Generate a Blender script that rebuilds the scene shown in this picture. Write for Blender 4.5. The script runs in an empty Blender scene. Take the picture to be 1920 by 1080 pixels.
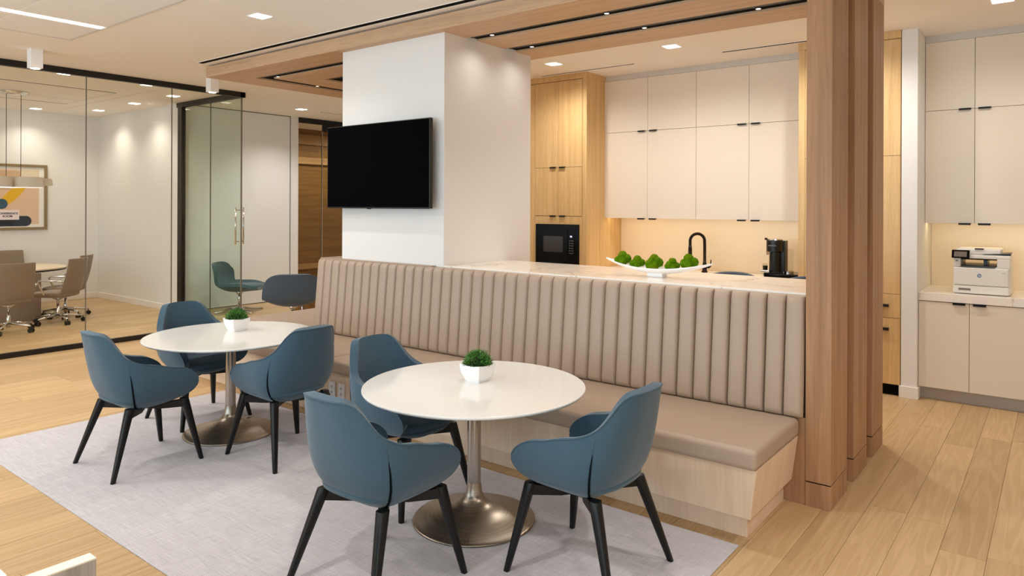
import bpy, bmesh, math, random
import numpy as np
from mathutils import Vector, Matrix
random.seed(7)
PI = math.pi
sc = bpy.context.scene
COL = sc.collection

# ------------------------------------------------------------------ camera, light, exposure
H_CAM = 1.72
YAW = math.radians(37.92)
ROLL = math.radians(0.21)
F_PX, V_PX = 1324.5, 385.2
cd = bpy.data.cameras.new('camera'); cam = bpy.data.objects.new('camera', cd); COL.objects.link(cam)
cd.sensor_fit = 'HORIZONTAL'; cd.sensor_width = 36.0
cd.lens = 36.0 * F_PX / 1920.0
cd.shift_y = -(540 - V_PX) / 1920.0
cd.clip_start = 0.05; cd.clip_end = 100
fwd = Vector((-math.sin(YAW), math.cos(YAW), 0)); rt = Vector((math.cos(YAW), math.sin(YAW), 0)); up = Vector((0, 0, 1))
c_, s_ = math.cos(ROLL), math.sin(ROLL)
rx = rt * c_ + up * s_
ry = -rt * s_ + up * c_
M = Matrix((rx, ry, -fwd)).transposed().to_4x4(); M.translation = (0, 0, H_CAM)
cam.matrix_world = M
sc.camera = cam

sc.view_settings.view_transform = 'Standard'
sc.view_settings.look = 'None'
sc.view_settings.gamma = 1.0
sc.view_settings.use_curve_mapping = False
sc.view_settings.exposure = 0.25
try:
    sc.cycles.use_denoising = True
    sc.cycles.max_bounces = 14
    sc.cycles.diffuse_bounces = 10
    sc.cycles.glossy_bounces = 6
    sc.cycles.transparent_max_bounces = 16
    sc.cycles.sample_clamp_indirect = 6.0
    sc.cycles.blur_glossy = 0.6
    sc.cycles.caustics_reflective = False
    sc.cycles.caustics_refractive = False
except Exception:
    pass

world = bpy.data.worlds.new('world'); sc.world = world
world.use_nodes = True
wb = world.node_tree.nodes['Background']
wb.inputs[0].default_value = (0.80, 0.90, 1.0, 1); wb.inputs[1].default_value = 0.6

CAN_COL = (1.0, 0.95, 0.915)
KIT_COL = (1.0, 0.955, 0.89)
MEET_COL = (1.0, 0.91, 0.78)
DAY_COL = (0.68, 0.87, 1.0)
CAN_W = 55.0

def area(name, loc, rot, sx, sy, w, col):
    l = bpy.data.lights.new(name, 'AREA'); l.shape = 'RECTANGLE'; l.size = sx; l.size_y = sy; l.energy = w; l.color = col
    o = bpy.data.objects.new(name, l); COL.objects.link(o); o.location = loc; o.rotation_euler = rot
    return o
def spot(name, loc, w, col=CAN_COL, angle=130, blend=0.9, rad=0.05, rot=(0, 0, 0)):
    l = bpy.data.lights.new(name, 'SPOT'); l.energy = w; l.color = col; l.spot_size = math.radians(160 if col is KIT_COL else angle); l.spot_blend = blend; l.shadow_soft_size = rad
    o = bpy.data.objects.new(name, l); COL.objects.link(o); o.location = loc; o.rotation_euler = rot
    return o

CEIL = 3.32
# daylight through the window wall behind the camera
area('window_daylight', (-3.6, -4.2, 1.75), (math.radians(124), 0, 0), 11.0, 2.6, 320, DAY_COL)

# ------------------------------------------------------------------ helpers
def tag(o, label=None, cat=None, group=None, kind=None):
    if label: o['label'] = label
    if cat: o['category'] = cat
    if group: o['group'] = group
    if kind: o['kind'] = kind
    return o
WL = {}
def wl(o):
    return WL.get(o.name, Vector((0, 0, 0))) if o else Vector((0, 0, 0))
def thing(name, loc, label, cat, group=None, kind=None):
    o = bpy.data.objects.new(name, None); COL.objects.link(o)
    o.location = loc; o.empty_display_size = 0.1
    WL[o.name] = Vector(loc)
    return tag(o, label, cat, group, kind)
def link(name, me, mat, parent=None):
    o = bpy.data.objects.new(name, me); COL.objects.link(o)
    if mat: 
        if not me.materials: me.materials.append(mat)
    if parent:
        o.parent = parent; WL[o.name] = wl(parent)
    else:
        WL[o.name] = Vector((0, 0, 0))
    return o
def finish(name, bm, mat, parent=None, bev=0.0, seg=2, smooth=False, sub=0, local=False):
    if parent and not local:
        d = wl(parent)
        if d.length > 0: bmesh.ops.translate(bm, verts=bm.verts, vec=-d)
    me = bpy.data.meshes.new(name); bm.to_mesh(me); bm.free()
    if smooth:
        for p in me.polygons: p.use_smooth = True
    o = link(name, me, mat, parent)
    if bev > 0:
        m = o.modifiers.new('bevel', 'BEVEL'); m.width = bev; m.segments = seg; m.limit_method = 'ANGLE'; m.angle_limit = math.radians(35)
        if not smooth:
            for p in me.polygons: p.use_smooth = True
            m2 = o.modifiers.new('wn', 'WEIGHTED_NORMAL'); m2.keep_sharp = False
    if sub:
        m = o.modifiers.new('sub', 'SUBSURF'); m.levels = sub; m.render_levels = sub
    return o
def NB(): return bmesh.new()
def bx(bm, x0, x1, y0, y1, z0, z1):
    v = [bm.verts.new(p) for p in ((x0,y0,z0),(x1,y0,z0),(x1,y1,z0),(x0,y1,z0),(x0,y0,z1),(x1,y0,z1),(x1,y1,z1),(x0,y1,z1))]
    for f in ((3,2,1,0),(4,5,6,7),(0,1,5,4),(1,2,6,5),(2,3,7,6),(3,0,4,7)): bm.faces.new([v[i] for i in f])
    return v
def box(name, x0, x1, y0, y1, z0, z1, mat, parent=None, bev=0.0, local=False, seg=2):
    bm = NB(); bx(bm, x0, x1, y0, y1, z0, z1)
    return finish(name, bm, mat, parent, bev, seg, local=local)
def hexa(name, pts, mat, parent=None, bev=0.0):
    bm = NB(); v = [bm.verts.new(p) for p in pts]
    for f in ((3,2,1,0),(4,5,6,7),(0,1,5,4),(1,2,6,5),(2,3,7,6),(3,0,4,7)): bm.faces.new([v[i] for i in f])
    return finish(name, bm, mat, parent, bev)
def loft(bm, rings, cap0=True, cap1=True, closed=True):
    R = [[bm.verts.new(p) for p in r] for r in rings]
    n = len(R[0])
    for a, b in zip(R[:-1], R[1:]):
        for i in range(n if closed else n - 1):
            j = (i + 1) % n
            bm.faces.new((a[i], a[j], b[j], b[i]))
    if cap0: bm.faces.new(list(reversed(R[0])))
    if cap1: bm.faces.new(R[-1])
    return R
def circ(cx, cy, z, r, n=24, ry=None, ph=0):
    ry = r if ry is None else ry
    return [(cx + r*math.cos(2*PI*i/n + ph), cy + ry*math.sin(2*PI*i/n + ph), z) for i in range(n)]
def lathe(bm, cx, cy, prof, n=32, cap0=True, cap1=True):
    loft(bm, [circ(cx, cy, z, r, n) for r, z in prof], cap0, cap1)
def tube(bm, pts, r, n=10, caps=True):
    pts = [Vector(p) for p in pts]
    rr = r if isinstance(r, (list, tuple)) else [r]*len(pts)
    rings = []; prev = None
    for i, p in enumerate(pts):
        t = (pts[min(i+1, len(pts)-1)] - pts[max(i-1, 0)]).normalized()
        if prev is None:
            a = Vector((0, 0, 1)) if abs(t.z) < 0.9 else Vector((1, 0, 0))
            u = t.cross(a).normalized()
        else:
            u = (prev - t*prev.dot(t)).normalized()
        prev = u; w = t.cross(u)
        rings.append([p + (u*math.cos(2*PI*k/n) + w*math.sin(2*PI*k/n))*rr[i] for k in range(n)])
    loft(bm, rings, caps, caps)
def sq(a, p): return math.copysign(abs(a)**p, a)
def superring(cx, cy, z, a, b, n=4.0, m=40):
    p = 2.0/n
    return [(cx + a*sq(math.cos(2*PI*i/m), p), cy + b*sq(math.sin(2*PI*i/m), p), z) for i in range(m)]
def curve(xs, ys):
    xs = np.array(xs, float); ys = np.array(ys, float)
    d = np.gradient(ys, xs)
    for i in range(1, len(xs)-1):
        l = (ys[i]-ys[i-1])/(xs[i]-xs[i-1]); r = (ys[i+1]-ys[i])/(xs[i+1]-xs[i])
        d[i] = 0 if l*r <= 0 else 2*l*r/(l+r)
    def f(x):
        x = min(max(x, xs[0]), xs[-1]); i = min(int(np.searchsorted(xs, x, 'right')) - 1, len(xs)-2); i = max(i, 0)
        h = xs[i+1]-xs[i]; t = (x-xs[i])/h
        return float((2*t**3-3*t**2+1)*ys[i] + (t**3-2*t**2+t)*h*d[i] + (-2*t**3+3*t**2)*ys[i+1] + (t**3-t**2)*h*d[i+1])
    return f
def copy_tree(o, parent=None):
    c = o.copy(); COL.objects.link(c)
    if parent: c.parent = parent
    for ch in list(o.children): copy_tree(ch, c)
    return c
def text(name, body, size, mat, M4, parent, ext=0.0005, bold=0.0, shear=0.0):
    cu = bpy.data.curves.new(name, 'FONT'); cu.body = body; cu.size = size; cu.align_x = 'CENTER'; cu.align_y = 'CENTER'; cu.extrude = ext; cu.offset = bold; cu.shear = shear
    cu.materials.append(mat)
    o = bpy.data.objects.new(name, cu); COL.objects.link(o)
    o.parent = parent
    dg = bpy.context.evaluated_depsgraph_get(); dg.update()
    me = bpy.data.meshes.new_from_object(o.evaluated_get(dg)); me.name = name
    bpy.data.objects.remove(o); bpy.data.curves.remove(cu)
    o = bpy.data.objects.new(name, me); COL.objects.link(o); o.parent = parent
    if not me.materials: me.materials.append(mat)
    o.matrix_local = Matrix.Translation(-wl(parent)) @ M4
    return o
FACE_S = Matrix.Rotation(PI/2, 4, 'X')                                  # reads from -y
FACE_E = Matrix.Rotation(PI/2, 4, 'Z') @ Matrix.Rotation(PI/2, 4, 'X')   # reads from +x

# ------------------------------------------------------------------ materials
def srgb(r, g, b):
    f = lambda c: ((c/255.0)/12.92 if c/255.0 <= 0.04045 else ((c/255.0+0.055)/1.055)**2.4)
    return (f(r), f(g), f(b), 1)
class NT:
    def __init__(s, name):
        s.m = bpy.data.materials.new(name); s.m.use_nodes = True; s.t = s.m.node_tree; s.b = s.t.nodes['Principled BSDF']; s.out = s.t.nodes['Material Output']
    def n(s, typ, **kw):
        x = s.t.nodes.new(typ)
        for k, v in kw.items(): setattr(x, k, v)
        return x
    def l(s, a, b): s.t.links.new(a, b)
    def set(s, **kw):
        for k, v in kw.items():
            k = k.replace('_', ' ')
            if k in s.b.inputs: s.b.inputs[k].default_value = v
        return s
    def coord(s, scale=(1,1,1), kind='Object', add=None):
        tc = s.n('ShaderNodeTexCoord'); mp = s.n('ShaderNodeMapping'); mp.inputs['Scale'].default_value = scale
        src = tc.outputs[kind]
        if add is not None:
            va = s.n('ShaderNodeVectorMath', operation='ADD'); s.l(src, va.inputs[0]); s.l(add, va.inputs[1]); src = va.outputs[0]
        s.l(src, mp.inputs['Vector']); return mp.outputs[0]
    def noise(s, vec, scale, detail=4, rough=0.55, dist=0.0):
        x = s.n('ShaderNodeTexNoise'); x.inputs['Scale'].default_value = scale; x.inputs['Detail'].default_value = detail; x.inputs['Roughness'].default_value = rough; x.inputs['Distortion'].default_value = dist
        s.l(vec, x.inputs['Vector']); return x.outputs['Fac']
    def ramp(s, fac, stops):
        r = s.n('ShaderNodeValToRGB'); e = r.color_ramp.elements
        while len(e) < len(stops): e.new(0.5)
        for el, (p, c) in zip(e, stops): el.position = p; el.color = c
        s.l(fac, r.inputs[0]); return r.outputs[0]
    def mix(s, fac, a, b, mode='MIX'):
        x = s.n('ShaderNodeMix', data_type='RGBA', blend_type=mode)
        if isinstance(fac, float): x.inputs[0].default_value = fac
        else: s.l(fac, x.inputs[0])
        for k, v in ((6, a), (7, b)):
            if isinstance(v, tuple): x.inputs[k].default_value = v
            else: s.l(v, x.inputs[k])
        return x.outputs[2]
    def bump(s, h, strength, dist=0.002):
        x = s.n('ShaderNodeBump'); x.inputs['Strength'].default_value = strength; x.inputs['Distance'].default_value = dist
        s.l(h, x.inputs['Height']); s.l(x.outputs[0], s.b.inputs['Normal'])
    def base(s, c): s.l(c, s.b.inputs['Base Color'])
def plain(name, col, rough=0.5, metal=0.0, spec=0.5, coat=0.0, nscale=0.0, nstr=0.1):
    t = NT(name); t.set(Base_Color=col, Roughness=rough, Metallic=metal, Specular_IOR_Level=spec, Coat_Weight=coat)
    if nscale:
        v = t.coord(); h = t.noise(v, nscale, 3); t.bump(h, nstr, 0.001)
    return t.m
def emit(name, col, strength):
    t = NT(name); t.set(Base_Color=(0.8, 0.8, 0.8, 1), Emission_Color=col, Emission_Strength=strength); return t.m
def wood(name, c1, c2, c3, axis='z', rough=0.45, fine=60.0, contrast=1.0, bump=0.15):
    t = NT(name)
    lo, hi = 1.0, 16.0
    sc_ = {'z': (hi, hi, lo*0.6), 'x': (lo*0.6, hi, hi), 'y': (hi, lo*0.6, hi)}[axis]
    oi = t.n('ShaderNodeObjectInfo'); mul = t.n('ShaderNodeMath', operation='MULTIPLY'); mul.inputs[1].default_value = 37.0
    t.l(oi.outputs['Random'], mul.inputs[0]); cmb = t.n('ShaderNodeCombineXYZ'); [t.l(mul.outputs[0], cmb.inputs[i]) for i in range(3)]
    v = t.coord(sc_, add=cmb.outputs[0])
    n1 = t.noise(v, 1.2, 6, 0.6, 0.6); n2 = t.noise(v, 9.0, 3, 0.6)
    col = t.ramp(n1, [(0.28, c1), (0.5, c2), (0.75, c3)])
    g = t.ramp(n2, [(0.35, (0.72, 0.70, 0.68, 1)), (0.6, (1, 1, 1, 1))])
    t.base(t.mix(0.55*contrast, col, g, 'MULTIPLY'))
    t.set(Roughness=rough, Specular_IOR_Level=0.4)
    t.bump(n2, bump, 0.0006)
    return t.m
def leather(name, col):
    t = NT(name); v = t.coord()
    n1 = t.noise(v, 220, 2); n2 = t.noise(v, 3.0, 3)
    c2 = tuple(x*0.88 for x in col[:3]) + (1,)
    t.base(t.mix(n2, col, c2)); t.set(Roughness=0.48, Specular_IOR_Level=0.45); t.bump(n1, 0.12, 0.0008); return t.m
def fabric(name, col, col2, scale=420, bstr=0.35):
    t = NT(name); v = t.coord()
    n1 = t.noise(v, scale, 2, 0.7); n2 = t.noise(v, 5, 3)
    f = t.ramp(n1, [(0.3, col2), (0.62, col)])
    d = tuple(x*0.86 for x in col[:3]) + (1,)
    t.base(t.mix(0.25, f, t.mix(n2, col, d))); t.set(Roughness=0.9, Specular_IOR_Level=0.15, Sheen_Weight=0.25, Sheen_Roughness=0.5)
    t.bump(n1, bstr, 0.0012); return t.m
def glass(name, tint, refl=1.0):
    t = NT(name); t.t.nodes.remove(t.b)
    tr = t.n('ShaderNodeBsdfTransparent'); tr.inputs[0].default_value = tint
    gl = t.n('ShaderNodeBsdfGlossy'); gl.inputs['Roughness'].default_value = 0.01; gl.inputs[0].default_value = (1, 1, 1, 1)
    fr = t.n('ShaderNodeFresnel'); fr.inputs[0].default_value = 1.45
    mu = t.n('ShaderNodeMath', operation='MULTIPLY'); mu.inputs[1].default_value = refl; ge = t.n('ShaderNodeNewGeometry'); iv = t.n('ShaderNodeMath', operation='SUBTRACT'); iv.inputs[0].default_value = refl; sc2 = t.n('ShaderNodeMath', operation='MULTIPLY'); sc2.inputs[1].default_value = refl
    t.l(ge.outputs['Backfacing'], sc2.inputs[0]); t.l(sc2.outputs[0], iv.inputs[1]); t.l(iv.outputs[0], mu.inputs[1]); t.l(fr.outputs[0], mu.inputs[0])
    mx = t.n('ShaderNodeMixShader'); t.l(mu.outputs[0], mx.inputs[0]); t.l(tr.outputs[0], mx.inputs[1]); t.l(gl.outputs[0], mx.inputs[2])
    t.l(mx.outputs[0], t.out.inputs[0]); return t.m

M_ceil = plain('ceiling_paint', srgb(247, 243, 238), 0.9, spec=0.1)
M_wall = plain('white_wall_paint', srgb(229, 228, 226), 0.75, spec=0.2)
M_tile = plain('acoustic_tile', srgb(243, 243, 243), 0.95, spec=0.05, nscale=260, nstr=0.15)
M_trim = plain('white_trim', srgb(232, 229, 224), 0.5)
M_cream = plain('cream_laminate', srgb(228, 217, 201), 0.42, spec=0.4)
M_black = plain('black_metal', srgb(22, 20, 19), 0.45, spec=0.4)
M_blackleg = plain('black_painted_wood', srgb(9, 9, 10), 0.4, spec=0.35)
M_void = plain('dark_void', (0.004, 0.004, 0.004, 1), 0.9, spec=0.1)
M_screen = plain('tv_screen', (0.003, 0.003, 0.0035, 1), 0.4, spec=0.0)
M_plastic = plain('black_plastic', srgb(16, 16, 17), 0.3)
M_gloss = plain('black_gloss', srgb(9, 9, 10), 0.12, spec=0.2)
M_tabletop = plain('white_table_top', srgb(230, 231, 229), 0.18, spec=0.5, coat=0.2)
M_pot = plain('white_ceramic', srgb(240, 240, 240), 0.3)
M_white = plain('white_plastic', srgb(236, 234, 230), 0.4)
M_prn = plain('printer_plastic', srgb(226, 222, 214), 0.4)
M_cube = plain('white_fixture', srgb(240, 238, 236), 0.5)
M_chrome = plain('chrome', (0.78, 0.77, 0.75, 1), 0.14, metal=1.0)
M_bronze = plain('oil_rubbed_bronze', srgb(38, 28, 23), 0.3, metal=0.7)
M_splash = plain('backsplash', srgb(240, 226, 204), 0.3)
M_grey = plain('grey_trim', srgb(206, 202, 196), 0.5)
M_joint = plain('glass_joint', srgb(116, 108, 98), 0.4)
M_kick = plain('kick_plate', srgb(168, 158, 146), 0.4, metal=0.3)
M_diff = emit('lamp_diffuser', (1.0, 0.93, 0.82, 1), 9.0)
M_strip = emit('strip_diffuser', (1.0, 0.96, 0.90, 1), 6.0)
M_lens = emit('spot_lens', (1.0, 0.95, 0.88, 1), 0.8)
M_led = emit('led_strip', (1.0, 0.76, 0.46, 1), 1.2)
M_display = emit('display', (0.45, 0.42, 0.95, 1), 0.8)
M_text = plain('grey_lettering', srgb(70, 70, 74), 0.6)
M_textk = plain('black_lettering', srgb(22, 22, 26), 0.6)
M_texts = plain('silver_lettering', srgb(150, 148, 145), 0.4)
M_blue = plain('logo_blue', srgb(70, 105, 150), 0.4)
M_signp = plain('sign_plate', srgb(196, 184, 180), 0.5)
M_lamp = plain('lamp_shade_white', srgb(222, 215, 206), 0.6)
M_oak = wood('light_oak', srgb(203, 166, 112), srgb(217, 182, 128), srgb(226, 194, 142), 'z', 0.45, contrast=0.6, bump=0.08)
M_portal_x = wood('canopy_oak_along', srgb(194, 160, 127), srgb(207, 173, 139), srgb(218, 185, 151), 'x', 0.5)
M_portal_y = wood('canopy_oak_across', srgb(194, 160, 127), srgb(207, 173, 139), srgb(218, 185, 151), 'y', 0.5)
M_portal_z = wood('post_oak', srgb(148, 110, 78), srgb(168, 128, 92), srgb(184, 145, 108), 'z', 0.5, contrast=0.6)
M_maple = wood('pale_maple', srgb(220, 192, 164), srgb(227, 202, 175), srgb(234, 212, 187), 'z', 0.45, contrast=0.3, bump=0.04)
M_walnut = wood('dark_wall_wood', srgb(112, 78, 30), srgb(134, 96, 42), srgb(152, 112, 54), 'y', 0.5)
M_walnut2 = wood('dark_wall_band', srgb(158, 120, 72), srgb(174, 136, 86), srgb(186, 150, 100), 'y', 0.5)
M_greywood = wood('grey_woodgrain', srgb(150, 144, 138), srgb(172, 166, 160), srgb(190, 184, 178), 'z', 0.5)
M_leather = leather('taupe_leather', srgb(178, 158, 140))
M_blue_fab = fabric('blue_felt', srgb(70, 96, 113), srgb(48, 71, 87))
M_slate = fabric('slate_fabric', srgb(78, 92, 108), srgb(60, 72, 86), 300)
M_teal = fabric('teal_fabric', srgb(74, 98, 104), srgb(58, 80, 86), 300)
M_taupe = fabric('taupe_fabric', srgb(142, 124, 106), srgb(124, 108, 92), 300, 0.15)
M_seam = plain('seam_dark', srgb(14, 18, 22), 0.9, spec=0.05)
M_glass = glass('partition_glass', (0.985, 0.985, 0.965, 1), 0.5)
M_green = glass('door_glass', (0.905, 0.967, 0.94, 1), 0.45)
M_amber = glass('office_glass', (0.95, 0.95, 0.93, 1), 0.4)
M_clear = glass('clear_plastic', (0.93, 0.93, 0.92, 1), 0.8)

def mk_brushed():
    t = NT('brushed_steel'); v = t.coord((1, 1, 60)); n = t.noise(v, 6, 3)
    c = t.ramp(n, [(0.3, srgb(150, 137, 122)), (0.7, srgb(178, 166, 150))]); t.base(c)
    t.set(Metallic=1.0, Roughness=0.3, Anisotropic=0.6); return t.m
M_steel = mk_brushed()
M_column = plain('satin_steel', srgb(182, 175, 168), 0.26, metal=1.0)
def mk_marble():
    t = NT('marble'); v = t.coord()
    n = t.noise(v, 0.55, 5, 0.55, 1.6)
    w = t.n('ShaderNodeMath', operation='SUBTRACT'); w.inputs[1].default_value = 0.5; t.l(n, w.inputs[0])
    a = t.n('ShaderNodeMath', operation='ABSOLUTE'); t.l(w.outputs[0], a.inputs[0])
    c = t.ramp(a.outputs[0], [(0.0, srgb(206, 188, 170)), (0.004, srgb(232, 223, 212)), (0.014, srgb(242, 236, 228)), (1.0, srgb(246, 241, 234))])
    t.base(c); t.set(Roughness=0.12, Specular_IOR_Level=0.5); return t.m
M_marble = mk_marble()
def mk_plank():
    t = NT('oak_plank')
    at = t.n('ShaderNodeAttribute'); at.attribute_name = 'tone'
    sep = t.n('ShaderNodeSeparateColor'); t.l(at.outputs['Color'], sep.inputs[0])
    mul = t.n('ShaderNodeVectorMath', operation='SCALE'); t.l(at.outputs['Color'], mul.inputs[0]); mul.inputs['Scale'].default_value = 50
    v = t.coord((6.5, 0.42, 1.0), add=mul.outputs[0]); v2 = t.coord((60.0, 3.0, 1.0), add=mul.outputs[0])
    n1 = t.noise(v, 1.0, 3, 0.5, 0.3)
    m = t.n('ShaderNodeMath', operation='MULTIPLY'); m.inputs[1].default_value = 60.0; t.l(n1, m.inputs[0])
    s = t.n('ShaderNodeMath', operation='SINE'); t.l(m.outputs[0], s.inputs[0])
    ring = t.ramp(s.outputs[0], [(0.0, srgb(195, 165, 122)), (0.10, srgb(199, 169, 127)), (0.4, srgb(202, 172, 130)), (1.0, srgb(203, 174, 132))])
    n2 = t.noise(v2, 1.0, 4, 0.6)
    fib = t.ramp(n2, [(0.3, (0.86, 0.84, 0.82, 1)), (0.6, (1, 1, 1, 1))])
    c = t.mix(0.6, ring, fib, 'MULTIPLY')
    tone = t.ramp(sep.outputs[0], [(0.0, (0.84, 0.81, 0.78, 1)), (0.5, (0.96, 0.95, 0.94, 1)), (1.0, (1.05, 1.05, 1.03, 1))])
    c = t.mix(0.85, c, tone, 'MULTIPLY')
    vo = t.n('ShaderNodeTexVoronoi'); vv = t.coord((2.6, 1.3, 1.0), add=mul.outputs[0]); vo.inputs['Scale'].default_value = 1.0; t.l(vv, vo.inputs['Vector'])
    kn = t.ramp(vo.outputs['Distance'], [(0.0, (0.45, 0.38, 0.33, 1)), (0.035, (0.62, 0.55, 0.5, 1)), (0.06, (1, 1, 1, 1)), (1.0, (1, 1, 1, 1))])
    c = t.mix(0.8, c, kn, 'MULTIPLY')
    t.base(c); t.set(Roughness=0.42, Specular_IOR_Level=0.35); t.bump(n2, 0.06, 0.0006); return t.m
M_plank = mk_plank()
def mk_rug():
    t = NT('woven_rug')
    va = t.coord((6, 260, 1)); vb = t.coord((260, 6, 1)); vc = t.coord((2, 2, 1))
    na = t.noise(va, 1.0, 3, 0.7); nb = t.noise(vb, 1.0, 3, 0.7); nc = t.noise(vc, 1.5, 3)
    ca = t.ramp(na, [(0.35, srgb(162, 160, 165)), (0.6, srgb(206, 203, 207))])
    cb = t.ramp(nb, [(0.35, srgb(172, 170, 175)), (0.6, srgb(208, 205, 209))])
    c = t.mix(0.5, ca, cb)
    big = t.coord((1.2, 9, 1)); nd = t.noise(big, 2.0, 4, 0.7)
    c = t.mix(0.35, c, t.ramp(nd, [(0.35, (0.82, 0.82, 0.84, 1)), (0.62, (1, 1, 1, 1))]), 'MULTIPLY')
    t.base(c); t.set(Roughness=0.95, Specular_IOR_Level=0.1); t.bump(na, 0.25, 0.0015); return t.m
M_rug = mk_rug()
def mk_moss():
    t = NT('moss'); v = t.coord(); n = t.noise(v, 240, 2, 0.8); n2 = t.noise(v, 14, 3)
    c = t.ramp(n, [(0.3, srgb(58, 92, 4)), (0.7, srgb(112, 150, 16))]); c2 = t.ramp(n2, [(0.35, srgb(126, 116, 14)), (0.5, srgb(90, 136, 18)), (0.65, srgb(60, 100, 8))])
    t.base(t.mix(0.5, c, c2)); t.set(Roughness=1.0, Specular_IOR_Level=0.03); t.bump(n, 0.9, 0.004); return t.m
M_moss = mk_moss()
def mk_leaf():
    t = NT('grass_blade'); v = t.coord(); n = t.noise(v, 90, 2)
    t.base(t.ramp(n, [(0.35, srgb(20, 60, 18)), (0.5, srgb(48, 112, 32)), (0.64, srgb(120, 178, 72))])); t.set(Roughness=0.5); return t.m
M_leaf = mk_leaf()
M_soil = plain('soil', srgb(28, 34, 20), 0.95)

# ------------------------------------------------------------------ setting
XW, XE, YS, YN = -14.05, 2.6, -4.6, 8.05       # room limits
YG = 5.585                                      # plane of the glass door run and the meeting-room side wall
XG = -9.25                                      # plane of the meeting-room glass
XP = -11.038                                    # plane of the white flush panels beyond

fl = box('floor', -16, XE+0.1, YS-0.1, 11.0, -0.06, -0.004, plain('subfloor', srgb(120, 92, 62), 0.9), None); tag(fl, kind='structure')
PITCH = 0.196; X0 = -1.07
def plank_mesh(bm, lay, x0, x1, y0, y1, tone):
    g = 0.0009
    vs = bx(bm, x0+g, x1-g, y0+g, y1-g, -0.004, 0.0)
    for v in vs:
        for lp in v.link_loops: lp[lay] = tone
far = NB(); lay_far = far.loops.layers.color.new('tone')
i0 = int(math.floor((-15.9 - X0)/PITCH)); i1 = int(math.ceil((XE - X0)/PITCH))
singles = []
for i in range(i0, i1):
    xa, xb = X0 + i*PITCH, X0 + (i+1)*PITCH
    rnd = random.Random(i*131 + 5)
    y = -4.6 + rnd.uniform(-1.8, 0)
    while y < 10.9:
        L = rnd.choice((1.3, 1.55, 1.9, 2.2, 2.2))
        if y + L > 10.95: L = 10.95 - y
        tone = (rnd.random(), rnd.random(), rnd.random(), 1)
        xc, yc = (xa+xb)/2, y+L/2
        dep = yc*math.cos(YAW) - xc*math.sin(YAW); lat = xc*math.cos(YAW) + yc*math.sin(YAW)
        inview = dep > 0.9 and abs(lat/dep) < 0.80
        covered = (-6.0 < xa and xb < -1.35 and y > 1.7 and y+L < 5.3) or (xc > -5 and y > 7.25)
        if inview and not covered and xc > XG and dep < 9.4:
            singles.append((dep, xa, xb, y, y+L, tone))
        else:
            plank_mesh(far, lay_far, xa, xb, y, y+L, tone)
        y += L
singles.sort()
for k, (_, xa, xb, ya, yb, tone) in enumerate(singles):
    if k < 280:
        b = NB(); ly = b.loops.layers.color.new('tone'); plank_mesh(b, ly, xa, xb, ya, yb, tone); finish('plank', b, M_plank, fl)
    else:
        plank_mesh(far, lay_far, xa, xb, ya, yb, tone)
o = finish('plank_field', far, M_plank, fl); tag(o, kind='stuff')

ce = box('ceiling', -16, XE+0.1, YS-0.1, 11.0, CEIL, CEIL+0.1, M_ceil); tag(ce, kind='structure')
# acoustic tile field in the main ceiling, upper left of the picture
TX = [-7.62, -6.94, -6.80, -6.27, -5.59, -4.91, -4.23, -3.55]
TY = [2.775, 2.09, 1.405, 0.72, 0.035]
for a, b in zip(TX[:-1], TX[1:]):
    if abs(b - a) < 0.2: continue
    for y1, y0 in zip(TY[:-1], TY[1:]):
        box('acoustic_tile', a+0.004, b-0.004, y0+0.004, y1-0.004, CEIL-0.006, CEIL, M_tile, ce, 0.002)
box('tile_border', TX[0]-0.008, TX[0], TY[-1], TY[0]+0.008, CEIL-0.008, CEIL, M_grey, ce)
box('tile_border', TX[0]-0.008, TX[-1], TY[0], TY[0]+0.008, CEIL-0.008, CEIL, M_grey, ce)

def wall(name, *a, mat=M_wall):
    o = box(name, *a, mat); tag(o, kind='structure'); return o
# meeting room
wall('wall_west', XW-0.1, XW, YS, YG+0.1, 0, CEIL)
wall('wall_meeting', XW, -11.03, YG, YG+0.1, 0, CEIL)
b = box('baseboard_west', XW, XW+0.014, YS, YG, 0, 0.10, M_trim, None, 0.003); tag(b, kind='structure')
b = box('baseboard_meeting', XW, -11.05, YG-0.014, YG, 0, 0.10, M_trim, None, 0.003); tag(b, kind='structure')
# white flush panel wall beyond, then white jamb, then timber office
w = thing('wall_panels', (XP, 6.6, 0), None, None, kind='structure')
box('panel_backing', XP-0.1, XP-0.02, YG+0.1, 7.79, 0, CEIL, M_wall, w)
box('panel_leaf', XP-0.02, XP, YG+0.1, 7.618, 0.012, CEIL-0.012, M_wall, w)
box('panel_jamb', XP-0.02, XP+0.012, 7.636, 7.79, 0, CEIL, M_wall, w)
box('panel_gap', XP-0.02, XP-0.012, YG+0.1, 7.79, 0, CEIL, M_void, w)
# timber office behind dark-framed glass
w = thing('window_2', (XP, 9.0, 0), None, None, kind='structure')
box('header', XP-0.03, XP+0.03, 7.79, 11.0, CEIL-0.095, CEIL-0.004, M_black, w)
box('pane', XP-0.006, XP+0.006, 7.80, 8.318, 0.03, CEIL-0.09, M_amber, w)
box('pane', XP-0.006, XP+0.006, 8.324, 9.6, 0.03, CEIL-0.09, M_amber, w)
box('mullion', XP-0.012, XP+0.012, 8.316, 8.326, 0.03, CEIL-0.09, M_chrome, w)
box('door_closer_rail', XP-0.03, XP+0.045, 8.33, 9.6, CEIL-0.22, CEIL-0.10, M_black, w)
box('floor_track', XP-0.02, XP+0.02, 7.79, 11.0, 0.0, 0.03, M_black, w)
w = thing('wall_office', (-12.7, 9.0, 0), None, None, kind='structure')
box('timber_wall', -12.75, -12.65, 7.0, 11.0, 0, CEIL, M_walnut, w)
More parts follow.
